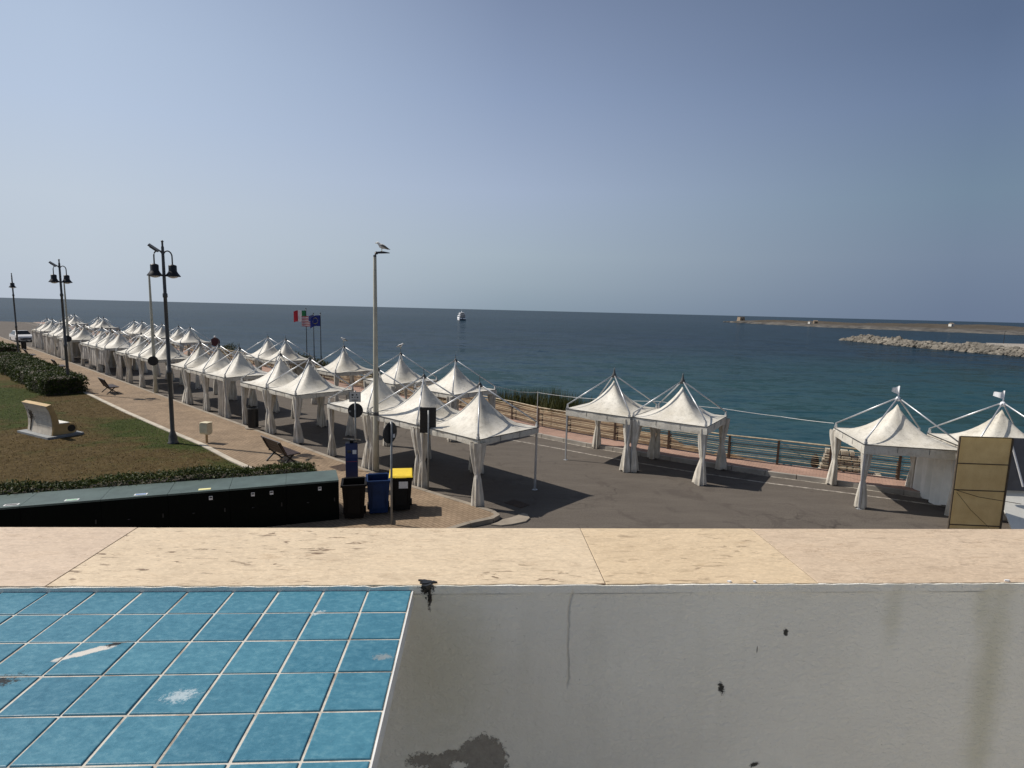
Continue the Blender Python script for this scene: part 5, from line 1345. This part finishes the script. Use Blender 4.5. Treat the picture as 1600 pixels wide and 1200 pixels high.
# headland grid
mb = MB(); rg = random.Random(8); NXh, NYh = 90, 26
shore = [(312, 845), (318, 790), (318, 700), (322, 610), (364, 540), (388, 498), (412, 455), (445, 400), (500, 330), (560, 260)]
inland = [(330, 862), (352, 860), (400, 850), (470, 830), (560, 800), (620, 780), (700, 740), (800, 690), (900, 620), (1000, 520)]
sh = resample(shore, NXh); inl = resample(inland, NXh); vs = []
for i in range(NXh):
    jit = 6*math.sin(i*.9)+4*math.sin(i*2.3)+rg.uniform(-3, 3)
    for j in range(NYh):
        f = j/(NYh-1); g = f**1.6; p = sh[i].lerp(inl[i], g)
        edge_ = min(1, i/12)
        z = -5+3.0*min(1, f*5)*(.75+.25*edge_)+(3.1*edge_)*min(1, max(0, (f-.1)*2.2))*(.8+.35*math.sin(i*.21)+.2*math.sin(i*.57+j))
        if j == NYh-1: z = -6
        z += rg.uniform(-.35, .35) if 0 < j else 0
        vs.append((p.x+jit*(1-f)*.6, p.y+rg.uniform(-1, 1), z))
mb.add(vs, [(i*NYh+j, (i+1)*NYh+j, (i+1)*NYh+j+1, i*NYh+j+1) for i in range(NXh-1) for j in range(NYh-1)])
tag(mb.build('headland', M['headland']), kind='structure')
tow = thing('coastal_tower', 'square brown stone watch tower at the tip of the far headland', 'tower', (332, 830, -3.2), R(12))
mb = MB(); mb.add([(-4.2, -4.2, 0), (4.2, -4.2, 0), (4.2, 4.2, 0), (-4.2, 4.2, 0), (-3.5, -3.5, 7.2), (3.5, -3.5, 7.2), (3.5, 3.5, 7.2), (-3.5, 3.5, 7.2)], [(3, 2, 1, 0), (4, 5, 6, 7), (0, 1, 5, 4), (1, 2, 6, 5), (2, 3, 7, 6), (3, 0, 4, 7)])
for sx in (-3.2, -1.1, 1.1, 3.2):
    for sy in (-3.3, 3.3): mb.box((sx, sy, 7.6), (1.0, .5, .85))
mb.build('wall', M['tower_stone'], tow)
mb = MB(); mb.box((0, -3.95, 3.4), (.9, .5, 1.6)); mb.build('window', M['lampblack'], tow)
for k, (x, y, z, sz, lab) in enumerate(((372, 700, -1.2, 3, 'tiny brown hut on the far headland near the tower'), (470, 610, .2, 3, 'tiny white house far right on the headland'), (345, 662, -1.6, 2.4, 'pale low hut by the headland shore'))):
    t = thing('hut', lab, 'hut', (x, y, z), R(20*k))
    mb = MB(); mb.box((0, 0, 1.4), (sz*1.5, sz, 2.8)); mb.build('wall', M['tower_stone' if k == 0 else 'white_board'], t)
    mb = MB(); mb.add([(-sz*.8, -sz*.55, 2.8), (sz*.8, -sz*.55, 2.8), (sz*.8, sz*.55, 2.8), (-sz*.8, sz*.55, 2.8), (-sz*.8, 0, 3.9), (sz*.8, 0, 3.9)], [(0, 1, 5, 4), (2, 3, 4, 5), (0, 4, 3), (1, 2, 5), (3, 2, 1, 0)]); mb.build('roof', M['tower_stone'], t)
    mb = MB(); mb.box((0, -sz*.5, 1.1), (1.1, .1, 2.0)); mb.build('door', M['panel_edge'], t)

# ------------------------------------------------------------------ covers set in the ground
mb = MB(); mb.box((0, 0, .004), (.80, .60, .012))
for k in range(7): mb.box((-.33+.11*k, 0, .0125), (.04, .5, .006))
tag(mb.build('manhole_cover', M['rust'], loc=(-6.15, 20.1, .12), rz=BZ), 'rusty rectangular manhole plate set in the promenade behind the blue ticket machine', 'manhole cover')
mb = MB(); mb.box((0, 0, .003), (.70, .45, .010))
for k in range(9): mb.box((-.30+.075*k, 0, .010), (.03, .40, .008))
tag(mb.build('drain_grate', M['rust'], loc=(.25, 17.0, 0), rz=BZ), 'dark drain grate in the road under the nearest tent', 'drain')
